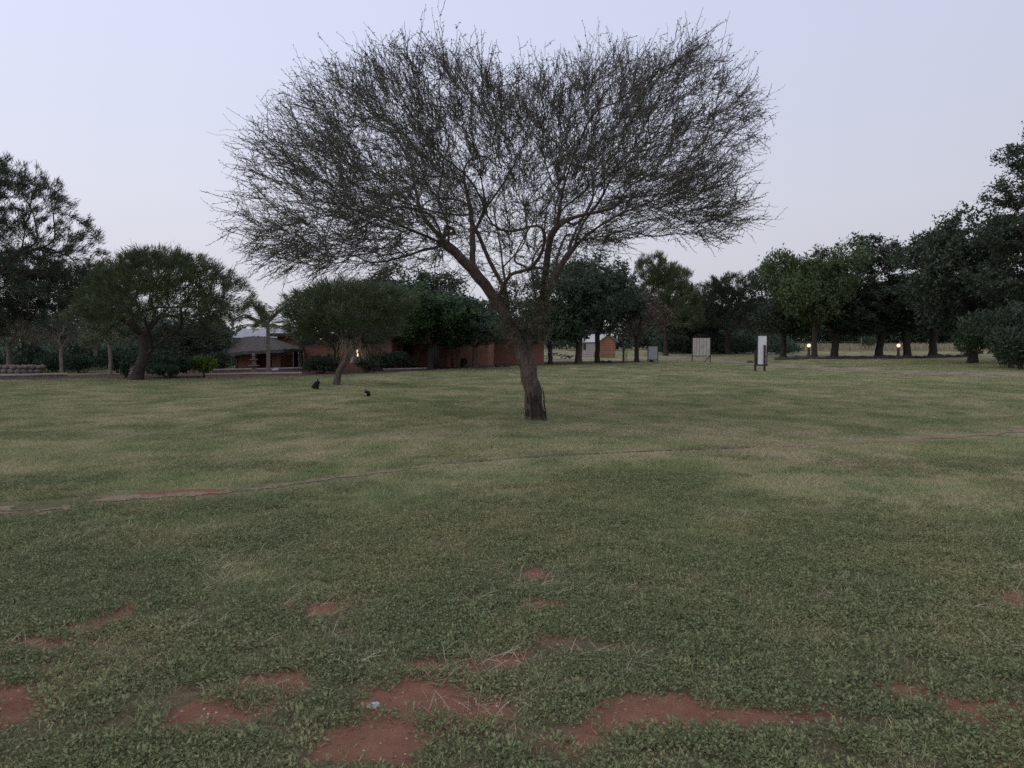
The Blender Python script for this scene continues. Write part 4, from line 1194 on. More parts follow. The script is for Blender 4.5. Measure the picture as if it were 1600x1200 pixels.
# right house: long terracotta wall with pillars and a rounded corner
hB = thing('pillared_house', 'long terracotta house with pillars and a rounded corner behind the young tree', 'house', (0, 0, 0))
y1 = 58.
dz = tzf(-8, y1)
dx0, dx1 = X(675, y1), X(687, y1)
wall(hB, X(612, y1) + .3, dx0, y1, dz - .1, 3.0)
wall(hB, dx1, X(718, y1), y1, dz - .1, 3.0)
wall(hB, dx0, dx1, y1, 2.15, 3.0)
dr_ = boxpart(hB, 'door', ((dx0 + dx1) / 2, y1 + .17, 1.05 + dz / 2), (dx1 - dx0, .05, 2.15 - dz), 'dark_glass')
for k in range(5):
    boxpart(dr_, 'bar', (dx0 + .06 + k * (dx1 - dx0 - .12) / 4, y1 + .09, 1.05 + dz / 2), (.025, .025, 2.1 - dz), 'fascia')
boxpart(dr_, 'frame', (dx0 - .05, y1 - .03, 1.07 + dz / 2), (.1, .1, 2.2 - dz), 'pink_wall')
for pxk in (701.5, 711.5, 717.5):
    boxpart(hB, 'pillar', (X(pxk, y1 - 1.0), y1 - 1.0, 1.45 + dz / 2), (.22, .22, 3.0), 'terracotta')
xa, xb, xc = X(718, 60), X(768, 60), X(850, 62)
wall(hB, xa, xb - .3, 60., dz - .1, 2.9)
rc = Acc()
rc.lathe([(.5, dz - .1), (.5, 2.9), (0, 2.9)], (xb - .3, 60.5, 0), 20)
part('rounded_corner', rc, M['terracotta'], hB, True)
wall(hB, xb - .1, xc, 62., dz - .1, 2.8)
boxpart(hB, 'wall', (xc - .13, 64.6, 1.4), (.25, 4.6, 2.8), 'terracotta')
boxpart(hB, 'wall', (X(612, y1) + .42, y1 + 3.6, 1.4), (.25, 6.5, 3.0), 'terracotta')
boxpart(hB, 'wall', ((X(612, y1) + xc) / 2 + .1, 67.1, 1.35), (xc - X(612, y1) - .1, .2, 2.7), 'terracotta')
boxpart(hB, 'roof', ((X(612, y1) + X(718, y1)) / 2 + .15, y1 + 3.2, 3.1), (X(718, y1) - X(612, y1) + .5, 8.6, .2), 'fascia')
boxpart(hB, 'roof', ((xa + xc) / 2, 63.6, 3.03), (xc - xa + .2, 7.4, .2), 'fascia')
# lights on and by the houses
def lamp_fix(name, label, c, size, mat, back):
    o = thing(name, label, 'lamp', c, 0, 'lights at the houses')
    boxpart(o, 'tube', (0, -.05, 0), size, mat)
    boxpart(o, 'bracket', back, (size[0] + .06, .04, size[2] + .06), 'fascia')
lamp_fix('wall_lamp', 'glowing horizontal tube lamp under the eaves of the thatched house', (X(505, yb), yb - .06, Z(529, yb) - .02), (.34, .06, .10), 'tube_light', (0, .02, 0))
vl = thing('post_lamp', 'bright upright tube lamp on a slim post right of the leaning acacia', 'lamp', P(558.5, 583), 0, 'lights at the houses')
zt_ = Z(545.5, P(558.5, 583).y)
boxpart(vl, 'post', (-.09, 0, zt_ / 2), (.05, .05, zt_), 'bark_pale')
boxpart(vl, 'tube', (.02, -.03, zt_ - .22), (.07, .06, .40), 'tube_light')
boxpart(vl, 'bracket', (-.04, 0, zt_ - .25), (.05, .04, .10), 'fascia')
lamp_fix('door_lamp', 'tiny warm lamp beside the dark barred door', (X(670.5, y1), y1 - .06, Z(531, y1)), (.07, .07, .13), 'bulb', (0, .02, 0))

# hanging bucket on the leaning acacia
bk = thing('bucket', 'white bucket hanging under the leaning acacia', 'bucket', (X(548.5, gN.y + .1), gN.y + .1, Z(566.5, gN.y)))
hB_ = (566.5 - 557) / F * gN.y
a = Acc(); a.lathe([(0, 0), (.075, 0), (.105, hB_), (.095, hB_), (.068, .02), (0, .02)], seg=16); part('pail', a, M['white_paint'], bk, True)
a = Acc(); t = np.linspace(0, math.pi, 9); a.tube(np.stack([np.cos(t) * .1, 0 * t, hB_ + np.sin(t) * .22], 1), .006, 4); part('handle', a, M['wire'], bk)
a = Acc(); a.tube([(0, 0, hB_ + .22), (0, 0, hB_ + .75)], .006, 4); part('cord', a, M['wire'], bk)

# low walls of the planter
def lowwall(name, label, p0, p1, h, t=.25, cat='wall', mat='pink_wall'):
    p0, p1 = Vector(p0), Vector(p1)
    d = p1 - p0; L_ = d.length; rz = math.atan2(d.y, d.x)
    o = thing(name, label, cat, ((p0 + p1) / 2).to_tuple(), rz)
    boxpart(o, 'body', (0, 0, h / 2 - .1), (L_, t, h + .15), mat)
    boxpart(o, 'coping', (0, 0, h + .02), (L_ + .06, t + .08, .07), 'coping')
    return o
q0, q1, q2, q3 = P(321, 590), P(470, 588), P(330, 585), P(470, 583)
lowwall('planter_wall', 'low pink planter wall along the lawn in front of the fountain', q0, q1, .17)
lowwall('terrace_wall', 'low terrace wall behind the fountain and the palm', q2, q3, .26)
lowwall('kerb_wall', 'long pale stone kerb at the far left lawn edge', P(-60, 593), P(104, 589), .14, .3, 'kerb', 'stone')
lowwall('bed_edging', 'pale edging strip along the bed before the pillared house', P(600, 580), P(668, 577), .10, .15, 'edging', 'stone')
# white stones beside the palm
def rock_mesh(seed, sub=2, rough=.35):
    bm = bmesh.new(); bmesh.ops.create_icosphere(bm, subdivisions=sub, radius=1)
    rg = np.random.default_rng(seed); o_ = rg.uniform(0, 50, 3)
    for v in bm.verts:
        c = v.co
        k = 1 + rough * (float(fbm(np.array([c.x * 1.3 + o_[0] + c.z]), np.array([c.y * 1.3 + o_[1] - c.z]), seed, 3)[0]) - .5) * 2
        v.co = c * k
    me = bpy.data.meshes.new('rock'); bm.to_mesh(me); bm.free()
    for p in me.polygons: p.use_smooth = True
    return me
rocks = [rock_mesh(k, 2, .55) for k in range(5)]
def rock(name, label, loc, size, mat, k=0, rz=0., group=None, cat='rock', parent=None):
    me = rocks[k % 5].copy(); me.materials.clear(); me.materials.append(M[mat])
    o = link(name, me, parent, loc); o.scale = size; o.rotation_euler = (0, 0, rz)
    if parent is None: tag(o, label, cat, group)
    return o
g = P(430, 586.5); rock('white_stone', 'white stone lying on the planter wall right of the palm', g + Vector((0, .0, .30)), (.16, .14, .08), 'pale_stone', 1)
g = P(583, 1105); rock('foreground_stone', 'pale flat stone on the bare red soil in the foreground', g + Vector((0, 0, .005)), (.034, .022, .014), 'pale_stone', 3, .6)
for _p in bpy.data.objects['foreground_stone'].data.polygons: _p.use_smooth = False
# rock wall at the far left
rw = thing('rock_wall', 'low dry wall of rounded pale rocks at the far left', 'wall', (0, 0, 0))
rg = np.random.default_rng(8)
for k in range(20):
    px = -34 + k * 5.1; g = P(px, 583.5 - (k % 2) * .3)
    rock('rock', None, (g.x, g.y, g.z + .12), (rg.uniform(.15, .22), .18, rg.uniform(.14, .2)), 'stone', k, rg.uniform(0, 6), parent=rw)
    rock('rock', None, (g.x + .1, g.y + .03, g.z + .36), (rg.uniform(.14, .2), .16, rg.uniform(.12, .17)), 'stone', k + 2, rg.uniform(0, 6), parent=rw)

# fountain
gf = P(397, 585)
fo = thing('fountain', 'three-tiered stone fountain in front of the thatched wing', 'fountain', gf)
k_ = gf.y / F
def fz(py): return (585 - py) * k_
a = Acc(); a.lathe([(.0, 0), (.30, 0), (.30, .10), (.14, .16), (.11, fz(572)), (.09, fz(564)), (.07, fz(556)), (.06, fz(552)), (0, fz(551.5))], seg=16); part('column', a, M['stone'], fo, True)
for py, r in ((571.5, .30), (562, .23), (555.5, .13)):
    a = Acc(); z_ = fz(py); a.lathe([(.05, z_ - .09), (r * .6, z_ - .05), (r, z_), (r, z_ + .035), (r * .85, z_ + .02), (.05, z_ - .02)], seg=20); part('basin', a, M['stone'], fo, True)

# ------------------------------------------------------------------ cabin, boards, sign, lamps, fence
yc = P(935, 559).y
gz_c = tzf(X(935, yc), yc)
cb = thing('log_cabin', 'small cabin with an orange plank gable and pale side wall', 'cabin', (0, 0, 0))
cx0, cx1, cxm = X(906, yc + 3), X(935, yc), X(962, yc)      # far-left corner, front corner, right corner
eave, ridge = gz_c + 1.72, gz_c + 2.45
def plank_wall(p0, p1, mat, z0, z1, n=9, gable=None):
    p0 = np.array(p0); p1 = np.array(p1); L_ = np.linalg.norm(p1 - p0); rz = math.atan2(p1[1] - p0[1], p1[0] - p0[0])
    h = (z1 - z0) / n
    me_cache = None
    for k in range(n):
        if me_cache is None:
            a = Acc(); a.box((0, 0, 0), (L_, .06, h * .92)); a.box((0, -.028, -h * .2), (L_ - .01, .02, h * .4)); me_cache = a.mesh('plank', M[mat])
        o = link('plank', me_cache, cb, ((p0[0] + p1[0]) / 2, (p0[1] + p1[1]) / 2, z0 + h * (k + .5))); o.rotation_euler = (0, 0, rz)
    if gable:
        k = 0; z = z1
        while z < gable - .12:
            w = L_ * (1 - (z + h * .5 - z1) / (gable - z1)); a = Acc(); a.box((0, 0, 0), (w, .06, h * .92))
            o = link('plank', a.mesh('plank', M[mat]), cb, ((p0[0] + p1[0]) / 2, (p0[1] + p1[1]) / 2, z + h * .5)); o.rotation_euler = (0, 0, rz); z += h
A_, B_, D_ = (cx0, yc + 2.6), (cx1, yc), (cxm, yc + .5)
plank_wall(A_, B_, 'grey_wood', gz_c - .05, eave)
plank_wall(B_, D_, 'orange_wood', gz_c - .05, eave, 9, ridge)
E_ = (A_[0] + D_[0] - B_[0], A_[1] + D_[1] - B_[1])
plank_wall(E_, A_, 'orange_wood', gz_c - .05, eave, 6, ridge)
plank_wall(D_, E_, 'grey_wood', gz_c - .05, eave, 6)
rfm = Acc()
def v3(p, z): return np.array([p[0], p[1], z])
uo = np.array([B_[0] - A_[0], B_[1] - A_[1], 0]); uo = uo / np.linalg.norm(uo) * .25
wo = np.array([D_[0] - B_[0], D_[1] - B_[1], 0]); wo = wo / np.linalg.norm(wo) * .22
mB = (v3(B_, ridge) + v3(D_, ridge)) / 2 + np.array([0, 0, .08]) + uo; mA = (v3(A_, ridge) + v3(E_, ridge)) / 2 + np.array([0, 0, .08]) - uo
for lo0, lo1, sgn in ((v3(A_, eave - .02) - uo - wo, v3(B_, eave - .02) + uo - wo, 1), (v3(E_, eave - .02) - uo + wo, v3(D_, eave - .02) + uo + wo, -1)):
    rp = Acc(); th = np.array([0, 0, -.06])
    q = np.array([lo0, lo1, mB, mA, lo0 + th, lo1 + th, mB + th, mA + th])
    rp.add(q, [(0, 1, 2, 3), (7, 6, 5, 4), (0, 4, 5, 1), (1, 5, 6, 2), (2, 6, 7, 3), (3, 7, 4, 0)])
    part('roof', rp, M['metal_roof'], cb)
rz_c = math.atan2(B_[1] - A_[1], B_[0] - A_[0])
wc = np.array(A_) + (np.array(B_) - np.array(A_)) * .26
nv = np.array([math.sin(rz_c), -math.cos(rz_c)])
cw = boxpart(cb, 'window', (wc[0] + nv[0] * .05, wc[1] + nv[1] * .05, gz_c + 1.15), (.42, .04, .62), 'dark_glass', rz_c)
boxpart(cw, 'frame', (wc[0] + nv[0] * .045, wc[1] + nv[1] * .045, gz_c + 1.49), (.5, .07, .06), 'dark_wood', rz_c)

# log heap left of the cabin
gh = P(868, 562)
lh = thing('log_heap', 'untidy heap of pale branches and logs left of the cabin', 'woodpile', gh)
rg = np.random.default_rng(9)
for k in range(46):
    c = np.array([rg.uniform(-1.8, 1.7), rg.uniform(-.5, .5), 0]); c[2] = rg.uniform(.03, .75) * (1 - abs(c[0]) / 2.4)
    d = np.array([rg.normal(), rg.normal() * .5, rg.normal() * .22]); d /= np.linalg.norm(d); l_ = rg.uniform(.25, .8)
    r_ = rg.uniform(.03, .07); c[2] += r_ + abs(d[2]) * l_ * .5
    a = Acc(); a.tube([c - d * l_ / 2, c + d * l_ * .05 + rg.normal(size=3) * .02, c + d * l_ / 2], [r_, r_ * .95, r_ * .8], 6)
    part('log', a, M[('bark_pale', 'bark', 'weathered')[k % 3]], lh, True)
a = Acc(); a.tube([(-.1, -.3, 0), (0, -.3, .6), (.22, -.3, 1.2)], [.05, .04, .03], 6); part('upright_branch', a, M['weathered'], lh, True)

# waste bin and its post
gb = P(974, 567); sc_ = gb.y / F
bp_ = thing('wooden_post', 'dark wooden post next to the lime bin', 'post', gb)
a = Acc(); a.tube([(0, 0, -.05), (.01, 0, 14 * sc_), (0, 0, 27 * sc_)], [.10, .09, .08], 8); part('pole', a, M['bark'], bp_, True)
bn = thing('waste_bin', 'lime-green bin on a thin stake beside the reddish tree', 'bin', P(978.5, 566))
a = Acc(); a.lathe([(0, 9 * sc_), (.10, 9 * sc_), (.14, 16.5 * sc_), (.15, 16.5 * sc_), (.12, 10 * sc_)], seg=12); part('tub', a, M['lime_plastic'], bn, True)
boxpart(bn, 'stake', (0, .13, 5 * sc_), (.05, .05, 11 * sc_), 'dark_wood')

def board(name, label, px0, px1, top, bot, base_py, n, mat, frame='dark_wood', rz=0., cat='board', brace=False, gap=.012):
    g0 = P((px0 + px1) / 2, base_py); s_ = g0.y / F
    o = thing(name, label, cat, g0, rz)
    W = (px1 - px0) * s_; z1 = (base_py - top) * s_; z0 = (base_py - bot) * s_
    for k in range(n):
        w = W / n
        boxpart(o, 'panel' if n == 1 else 'slat', (-W / 2 + w * (k + .5), -.03 + .008 * (k % 2), (z0 + z1) / 2), (w - gap, .03, z1 - z0 - .04), mat)
    for sd in (-1, 1):
        boxpart(o, 'post', (sd * (W / 2 + .04), 0, z1 / 2 - .04), (.07, .07, z1 + .1), frame)
    for zz_ in (z0, z1):
        boxpart(o, 'rail', (0, .035, zz_), (W, .05, .06), frame)
    if brace:
        a = Acc(); a.tube([(W / 2 + .02, -.06, z0 + .02), (W * .02, -.9, .0)], .04, 5); part('brace', a, M[frame], o)
    return o, W, z0, z1
board('display_board', 'plain grey panel on two thin posts beside the reddish tree', 1013, 1027, 541, 562, 566, 1, 'grey_board')
board('slatted_board', 'whitish board of upright weathered slats on two posts with a brace', 1082, 1109, 528, 556, 566, 5, 'weathered', brace=True, gap=.03)
# tall signboard
gs = P(1188, 580); ss = gs.y / F
sg = thing('signboard', 'tall narrow blank white signboard between two short dark posts', 'sign', gs, 0.0)
boxpart(sg, 'panel', (.09, 0, (580 - 547) * ss), (15 * ss - .06, .05, 44 * ss), 'white_paint')
for sd in (-1, 1):
    boxpart(sg, 'frame', (.09 + sd * (7.5 * ss), 0, (580 - 547) * ss), (.06, .08, 46 * ss), 'dark_wood')
for py in (523.5, 570.5):
    boxpart(sg, 'frame', (.09, 0, (580 - py) * ss), (15 * ss + .12, .081, .07), 'dark_wood')
for dx_, tp, yy_ in ((-7.5, 547, .10), (5.5, 539, -.10)):
    a = Acc(); zt = (580 - tp) * ss; a.tube([(dx_ * ss, yy_, -.1), (dx_ * ss + .01, yy_, zt * .5), (dx_ * ss, yy_, zt)], [.075, .07, .07], 9); part('post', a, M['dark_wood'], sg, True)

# globe lamps
for px, lab in ((1263.5, 'lit globe lamp on a stone mound beside the lighter green tree'), (1403.5, 'lit globe lamp on a stone mound between two dark trunks, farther right')):
    g = P(px, 560.5); s_ = g.y / F
    o = thing('globe_lamp', lab, 'lamp', g, 0, 'globe lamps along the tree row')
    a = Acc(); a.lathe([(.0, -.05), (.42, -.05), (.38, .12), (.24, .30), (.13, .45), (.10, 17 * s_), (.12, 18 * s_), (0, 18 * s_)], seg=14); part('base', a, M['dark_stone'], o, True)
    a = Acc(); r_ = 2.7 * s_; t = np.linspace(-math.pi / 2, math.pi / 2, 9); a.lathe([(max(1e-4, r_ * math.cos(q)), 20.6 * s_ + r_ * math.sin(q)) for q in t], seg=16); part('globe', a, M['lamp_globe'], o, True)
# edging rocks under the tree row
rg = np.random.default_rng(14)
k = 0; px = 1216.0
while px < 1512:
    py = np.interp(px, [1216, 1300, 1420, 1512], [562, 560.5, 559.5, 557.5])
    if abs(px - 1263.5) > 6 and abs(px - 1403.5) > 6:
        g = P(px, py + rg.uniform(-.2, .4)); big = rg.random() < .25
        rock('edging_rock', 'dark rounded rock in the low stone edging under the right tree row', g + Vector((0, 0, .06)), (rg.uniform(.35, .5) * (1.5 if big else 1), .3, rg.uniform(.14, .22) * (1.6 if big else 1)), 'dark_stone', k, rg.uniform(-.4, .4), 'edging rocks under the tree row')
    px += rg.uniform(6.5, 10); k += 1
for px, py, lab in ((1018, 565.5, 'small dark rock at the foot of the grey panel'), (942, 566.5, 'small dark rock right of the slim dark trunk'), (951, 566.5, 'flat dark rock between the cabin and the wooden post'), (778, 574, 'dark rock in the bed before the rounded house corner'), (792, 573.5, 'dark rock in the bed left of the thorn tree trunk'), (1172, 567, 'brownish rock left of the tall signboard')):
    g = P(px, py); rock('bed_rock', lab, g + Vector((0, 0, .05)), (.28, .22, .14), 'dark_stone', int(px), .3)
gd = P(1521, 553)
boxo = thing('concrete_slab', 'low dark slab at the road end beside the thicket', 'slab', gd)
boxpart(boxo, 'block', (0, 0, .12), (1.6, .6, .28), 'dark_stone'); boxpart(boxo, 'step', (.9, -.2, .2), (.3, .3, .5), 'dark_stone')

# wire fence at the back
fe = thing('wire_fence', 'thin wire fence with wooden posts behind the boards', 'fence', (0, 0, 0))
yfn = 108.
fposts = [1048, 1075, 1108, 1140, 1166, 1208, 1236, 1270, 1306, 1345]
for k, px in enumerate(fposts):
    x_ = X(px, yfn); z_ = tzf(x_, yfn); a = Acc(); a.tube([(x_, yfn, z_ - .1), (x_ + .02, yfn, z_ + 1.7 + .3 * ((k * 7) % 3 == 0))], [.07, .06], 6); part('post', a, M['bark_pale'], fe)
for h in (.5, 1.0, 1.5):
    a = Acc(); a.tube([(X(p, yfn), yfn + .06, tzf(X(p, yfn), yfn) + h) for p in fposts], .012, 4, .5, False); part('wire', a, M['wire'], fe)

# ------------------------------------------------------------------ rabbits
def blend_mesh(name, balls, voxel, mat):
    """one continuous body grown from overlapping ellipsoids (centre, radii, pitch)"""
    bm = bmesh.new()
    for c, r, pitch in balls:
        m = Matrix.Translation(c) @ Matrix.Rotation(pitch, 4, 'Y') @ Matrix.Diagonal((*r, 1))
        bmesh.ops.create_icosphere(bm, subdivisions=3, radius=1, matrix=m)
    me = bpy.data.meshes.new(name); bm.to_mesh(me); bm.free()
    o = bpy.data.objects.new(name, me); C.objects.link(o)
    md = o.modifiers.new('r', 'REMESH'); md.mode = 'VOXEL'; md.voxel_size = voxel; md.use_smooth_shade = True
    sm = o.modifiers.new('s', 'SMOOTH'); sm.factor = .5; sm.iterations = 4
    dgp = bpy.context.evaluated_depsgraph_get()
    out = bpy.data.meshes.new_from_object(o.evaluated_get(dgp))
    bpy.data.objects.remove(o); out.name = name
    out.materials.clear(); out.materials.append(mat)
    return out
sitting = [((-.03, 0, .085), (.095, .075, .085), 0), ((.01, 0, .135), (.07, .06, .085), -.35), ((.055, 0, .19), (.040, .038, .045), 0), ((.045, 0, .165), (.04, .04, .05), 0), ((.085, 0, .185), (.030, .024, .024), .2),
           ((.030, -.018, .255), (.013, .010, .050), -.35), ((.034, .018, .258), (.013, .010, .050), -.25), ((.055, -.03, .06), (.018, .016, .065), .15), ((.055, .03, .06), (.018, .016, .065), .15),
           ((-.02, -.055, .05), (.06, .03, .05), 0), ((-.02, .055, .05), (.06, .03, .05), 0), ((.05, -.055, .014), (.05, .018, .014), 0), ((.05, .055, .014), (.05, .018, .014), 0), ((-.125, 0, .06), (.028, .026, .026), 0)]
crouch = [((-.05, 0, .075), (.095, .072, .075), 0), ((.03, 0, .08), (.07, .056, .06), 0), ((.10, 0, .115), (.040, .036, .040), 0), ((.135, 0, .105), (.028, .024, .024), .2), ((.085, -.020, .170), (.012, .010, .042), -.35), ((.085, .020, .170), (.012, .010, .042), -.35),
          ((.08, -.03, .035), (.018, .016, .04), 0), ((.08, .03, .035), (.018, .016, .04), 0), ((-.04, -.06, .04), (.06, .026, .042), 0), ((-.04, .06, .04), (.06, .026, .042), 0), ((.0, -.06, .012), (.05, .018, .013), 0), ((.0, .06, .012), (.05, .018, .013), 0)]
rb = thing('rabbit', 'black rabbit sitting upright with raised ears, left of the leaning acacia', 'rabbit', P(494.5, 608.3), 0.15, 'rabbits on the lawn')
tag(link('body', blend_mesh('body', sitting, .008, M['fur']), rb))
for sd in (-1, 1):
    a = Acc(); t = np.linspace(-math.pi / 2, math.pi / 2, 5); a.lathe([(max(1e-4, .006 * math.cos(q)), .006 * math.sin(q)) for q in t], (.082, sd * .030, .200), 8); part('eye', a, M['dark_glass'], rb, True)
rb.scale = (1.25, 1.25, 1.42)
rb = thing('rabbit', 'black rabbit crouching on the grass with a white patch, nearer of the two', 'rabbit', P(573.5, 619.5), -1.75, 'rabbits on the lawn')
tag(link('body', blend_mesh('body', crouch, .008, M['fur']), rb))
rb.scale = (1.15, 1.15, 1.2)
tag(link('white_patch', blend_mesh('white_patch', [((.128, 0, .080), (.03, .026, .030), 0), ((.105, 0, .055), (.03, .026, .026), 0)], .006, M['white_fur']), rb))
for sd in (-1, 1):
    a = Acc(); t = np.linspace(-math.pi / 2, math.pi / 2, 5); a.lathe([(max(1e-4, .006 * math.cos(q)), .006 * math.sin(q)) for q in t], (.122, sd * .030, .127), 8); part('eye', a, M['dark_glass'], rb, True)

# ------------------------------------------------------------------ grass and ground cover
def tint_mat(name, stops, transl=.25):
    m, n, out = new_mat(name)
    a = n.nodes.new('ShaderNodeAttribute'); a.attribute_type = 'INSTANCER'; a.attribute_name = 'tint'
    c = n.nodes.new('ShaderNodeAttribute'); c.attribute_name = 'tint'
    f = math_node(n, 'ADD', a.outputs['Fac'], math_node(n, 'MULTIPLY', math_node(n, 'SUBTRACT', c.outputs['Fac'], .5), .5))
    r = ramp(n, stops); n.links.new(f, r.inputs[0])
    b = n.nodes.new('ShaderNodeBsdfPrincipled'); b.inputs['Roughness'].default_value = .7; b.inputs['Specular IOR Level'].default_value = .15
    t = n.nodes.new('ShaderNodeBsdfTranslucent'); mx = n.nodes.new('ShaderNodeMixShader'); mx.inputs[0].default_value = transl
    n.links.new(r.outputs[0], b.inputs['Base Color']); n.links.new(r.outputs[0], t.inputs['Color'])
    n.links.new(b.outputs[0], mx.inputs[1]); n.links.new(t.outputs[0], mx.inputs[2]); n.links.new(mx.outputs[0], out.inputs[0])
    return m
M['sprig'] = tint_mat('sprig', [(0, (0.158, 0.190, 0.094)), (.45, (0.245, 0.246, 0.122)), (.8, (0.225, 0.200, 0.110)), (1, (0.28, 0.20, 0.12))])
M['blade'] = tint_mat('blade', [(0, (0.148, 0.190, 0.084)), (.4, (0.250, 0.268, 0.128)), (.75, (0.335, 0.310, 0.180)), (1, (0.42, 0.365, 0.245))])
M['near_blade'] = tint_mat('near_blade', [(0, (0.205, 0.255, 0.120)), (.4, (0.330, 0.345, 0.170)), (.75, (0.41, 0.375, 0.225)), (1, (0.50, 0.43, 0.29))])
M['straw'] = tint_mat('straw', [(0, (0.26, 0.225, 0.15)), (1, (0.50, 0.44, 0.32))])

def sprig_obj(seed, n=26, rad=.060, size=.0155):
    rg = np.random.default_rng(seed)
    q = np.sqrt(rg.random(n)) * rad; a = rg.uniform(0, 6.28, n)
    b = np.stack([np.cos(a) * q, np.sin(a) * q, rg.uniform(.003, .045, n) * (1 - .6 * q / rad)], 1)
    d = np.stack([np.cos(a), np.sin(a), rg.uniform(-.1, .9, n)], 1) + rnd_dir(rg, n) * .7
    ll = size * rg.uniform(.7, 1.5, n); v, f = leaf_quads(b, d, ll, ll * .55, rg)
    ac = Acc(); ac.add(v, f, rg.random(n))
    return bpy.data.objects.new('sprig', ac.mesh('sprig', M['sprig']))
def blade_obj(seed, n, rad, h, wd, mat='blade', lean=.6, name='tuft'):
    rg = np.random.default_rng(seed)
    q = np.sqrt(rg.random(n)) * rad; a = rg.uniform(0, 6.28, n)
    b = np.stack([np.cos(a) * q, np.sin(a) * q, np.full(n, -.004)], 1)
    d = nrm(np.stack([rg.normal(0, lean, n), rg.normal(0, lean, n), np.ones(n)], 1))
    L_ = h * rg.uniform(.5, 1.3, n); side = nrm(np.cross(d, rg.normal(size=(n, 3))))
    mid = b + d * (L_ * .55)[:, None]; out_ = nrm(d * np.array([1, 1, 0]) + 1e-4); tip = mid + nrm(d + out_ * .7) * (L_ * .5)[:, None]
    w = (wd * rg.uniform(.7, 1.3, n))[:, None]
    v = np.stack([b - side * w / 2, b + side * w / 2, mid + side * w * .4, mid - side * w * .4, tip], 1).reshape(-1, 3)
    k_ = np.arange(n)[:, None] * 5
    ac = Acc(); tn = rg.random(n)
    ac.add(v, k_ + np.array([[0, 1, 2, 3]]), tn)
    ac2v = v.reshape(n, 5, 3)[:, [3, 2, 4]].reshape(-1, 3); ac.add(ac2v, np.arange(n * 3).reshape(-1, 3), tn)
    return bpy.data.objects.new(name, ac.mesh(name, M[mat]))

def scatter(name, label, cat, src, pos, scale, tint, rng):
    me = bpy.data.meshes.new(name)
    me.vertices.add(len(pos)); me.vertices.foreach_set('co', pos.astype(np.float32).ravel())
    for nm, v in (('sc', scale), ('tint', tint), ('rot', rng.uniform(0, 6.283, len(pos)))):
        me.attributes.new(nm, 'FLOAT', 'POINT').data.foreach_set('value', np.asarray(v).astype(np.float32))
    o = tag(link(name, me), label, cat, kind='stuff')
    ng = bpy.data.node_groups.new(name, 'GeometryNodeTree')
    ng.interface.new_socket('Geometry', in_out='INPUT', socket_type='NodeSocketGeometry')
    ng.interface.new_socket('Geometry', in_out='OUTPUT', socket_type='NodeSocketGeometry')
    N = ng.nodes
    gi = N.new('NodeGroupInput'); go = N.new('NodeGroupOutput')
    oi = N.new('GeometryNodeObjectInfo'); oi.inputs['Object'].default_value = src; oi.inputs['As Instance'].default_value = True
    ip = N.new('GeometryNodeInstanceOnPoints')
    def attr_(nm):
        a = N.new('GeometryNodeInputNamedAttribute'); a.data_type = 'FLOAT'; a.inputs['Name'].default_value = nm; return a.outputs['Attribute']
    cr = N.new('ShaderNodeCombineXYZ'); ng.links.new(attr_('rot'), cr.inputs[2])
    ng.links.new(gi.outputs[0], ip.inputs['Points']); ng.links.new(oi.outputs['Geometry'], ip.inputs['Instance'])
    ng.links.new(cr.outputs[0], ip.inputs['Rotation']); ng.links.new(attr_('sc'), ip.inputs['Scale'])
    ng.links.new(ip.outputs[0], go.inputs[0])
    md = o.modifiers.new('scatter', 'NODES'); md.node_group = ng
    return o

def wedge(n, y0, y1, rng, a=0.78, b=3.4):
    """points over the ground in view and well beyond its sides, evenly per square metre"""
    A = lambda y: a * y * y / 2 + b * y
    q = A(y0) + (A(y1) - A(y0)) * rng.random(n)
    y = (-b + np.sqrt(b * b + 2 * a * q)) / a
    x = rng.uniform(-1, 1, n) * (a * y + b)
    return x, y
# lawn ends at the bed and the road: keep grass out of them
bf = np.array(bed_front)
def on_lawn(x, y):
    lim = np.interp(x, bf[:, 0], bf[:, 1], left=60, right=78)
    ok = y < lim - .2
    for pg in NO_GRASS[:4]:
        ok &= ~((in_poly(x, y, pg) | in_poly(x, y - .14, pg) | in_poly(x, y + .14, pg)) & (rg.random(len(x)) < .86))
    return ok
rg = np.random.default_rng(101)
def lay(name, label, cat, srcs, n, y0, y1, sc, keep, tintf):
    x, y = wedge(n, y0, y1, rg)
    s = soil_field(x, y); k = on_lawn(x, y) & keep(x, y, s)
    x, y = x[k], y[k]
    z = tz(x, y)
    t = np.clip(tintf(x, y) + rg.normal(0, .12, len(x)), 0, 1)
    which = rg.integers(0, len(srcs), len(x))
    for i, src in enumerate(srcs):
        w = which == i
        scatter(name, label, cat, src, np.stack([x, y, z], 1)[w], (sc * rg.uniform(.7, 1.35, w.sum())), t[w], rg)
lay('creeping_weeds', 'low creeping green weeds covering the near ground', 'weeds', [sprig_obj(1), sprig_obj(2), sprig_obj(3, 32, .065, .013)], 108000, .6, 11, 1.0,
    lambda x, y, s: rg.random(len(x)) < weed_cover(x, y) * (1 - sstep(.22, .62, s + 1.0 * (vnoise(x * 6, y * 6, 3) - .55))) * (.35 + .9 * sstep(.3, .6, vnoise(x * 5, y * 5, 8))), lambda x, y: .75 * dry_field(x, y) - .08)
lay('short_grass', 'short mown grass of the near lawn', 'grass', [blade_obj(4, 22, .07, .035, .0035, 'near_blade'), blade_obj(5, 20, .07, .045, .003, 'near_blade')], 108000, .8, 13, 1.0,
    lambda x, y, s: rg.random(len(x)) < (1 - .72 * weed_cover(x, y)) * (1 - sstep(.2, .6, s)), lambda x, y: dry_field(x, y))
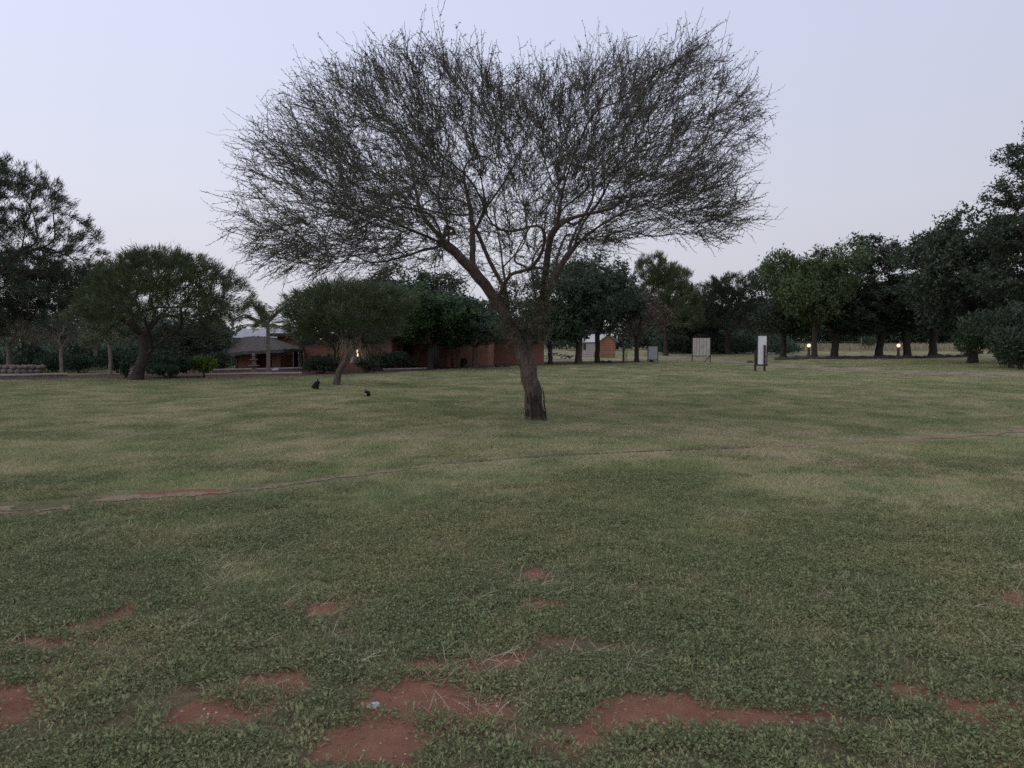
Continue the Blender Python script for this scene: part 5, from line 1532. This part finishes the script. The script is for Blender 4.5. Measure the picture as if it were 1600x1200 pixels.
lay('lawn_grass', 'short mown grass of the middle and far lawn', 'grass', [blade_obj(6, 40, .17, .045, .006, lean=.9), blade_obj(7, 40, .18, .04, .006, lean=.9)], 60000, 10, 34, 1.0,
    lambda x, y, s: (s < .5), lambda x, y: dry_field(x, y))
lay('lawn_grass', 'short grass at the far end of the lawn', 'grass', [blade_obj(8, 50, .42, .06, .012, lean=.9)], 32000, 32, 76, 1.0, lambda x, y, s: s < .5, lambda x, y: dry_field(x, y))
lay('dry_stalks', 'pale dry grass stalks lying among the weeds', 'grass', [blade_obj(9, 9, .06, .12, .0030, 'straw', 1.5), blade_obj(10, 7, .05, .15, .0026, 'straw', 2.2)], 15000, 1.0, 13, .9,
    lambda x, y, s: rg.random(len(x)) < sstep(.5, .72, fbm(x / .9, y / .9, 131, 4)), lambda x, y: rg.random(len(x)))
# litter on the bare soil: tiny straw bits and pebbles
bits = blade_obj(12, 1, .001, .03, .003, 'straw', 3.5, 'straw_bit')
lay('straw_litter', 'tiny straw bits scattered on the bare soil', 'litter', [bits], 18000, .8, 7, 1.0, lambda x, y, s: s > .3, lambda x, y: rg.random(len(x)))

def pebble_obj(seed):
    me = rock_mesh(seed, 1, .5); me.materials.clear(); me.materials.append(M['pebble'])
    at = me.attributes.new('tint', 'FLOAT', 'FACE'); at.data.foreach_set('value', np.full(len(me.polygons), .5, np.float32))
    o = bpy.data.objects.new('pebble', me)
    for v in me.vertices: v.co = (v.co.x * .007, v.co.y * .006, v.co.z * .004)
    return o
M['pebble'] = tint_mat('pebble', [(0, (0.13, 0.07, 0.05)), (.7, (0.24, 0.15, 0.11)), (1, (0.42, 0.36, 0.31))], 0.0)
lay('soil_crumbs', 'small clods and pebbles scattered on the bare red soil', 'pebbles', [pebble_obj(3), pebble_obj(4)], 48000, .8, 8, .9, lambda x, y, s: (s > .3) & (rg.random(len(x)) < .7), lambda x, y: rg.random(len(x)) ** 2)

def rebase(name, loc):
    """put a thing's Empty at its own base without moving its parts"""
    o = bpy.data.objects[name]; loc = Vector(loc); o.location = loc
    for c in o.children: c.location = c.location - loc
rebase('thatched_house', ((xl + xr) / 2, yb + 3, 0)); rebase('metal_shed', ((sx0 + sx1) / 2, y_h + 3, 0)); rebase('pillared_house', ((xa + xb) / 2, 62, dz))
rebase('log_cabin', (cx1, yc + 1.5, gz_c)); rebase('rock_wall', P(10, 583.5)); rebase('wire_fence', (X(1190, yfn), yfn, tzf(X(1190, yfn), yfn)))
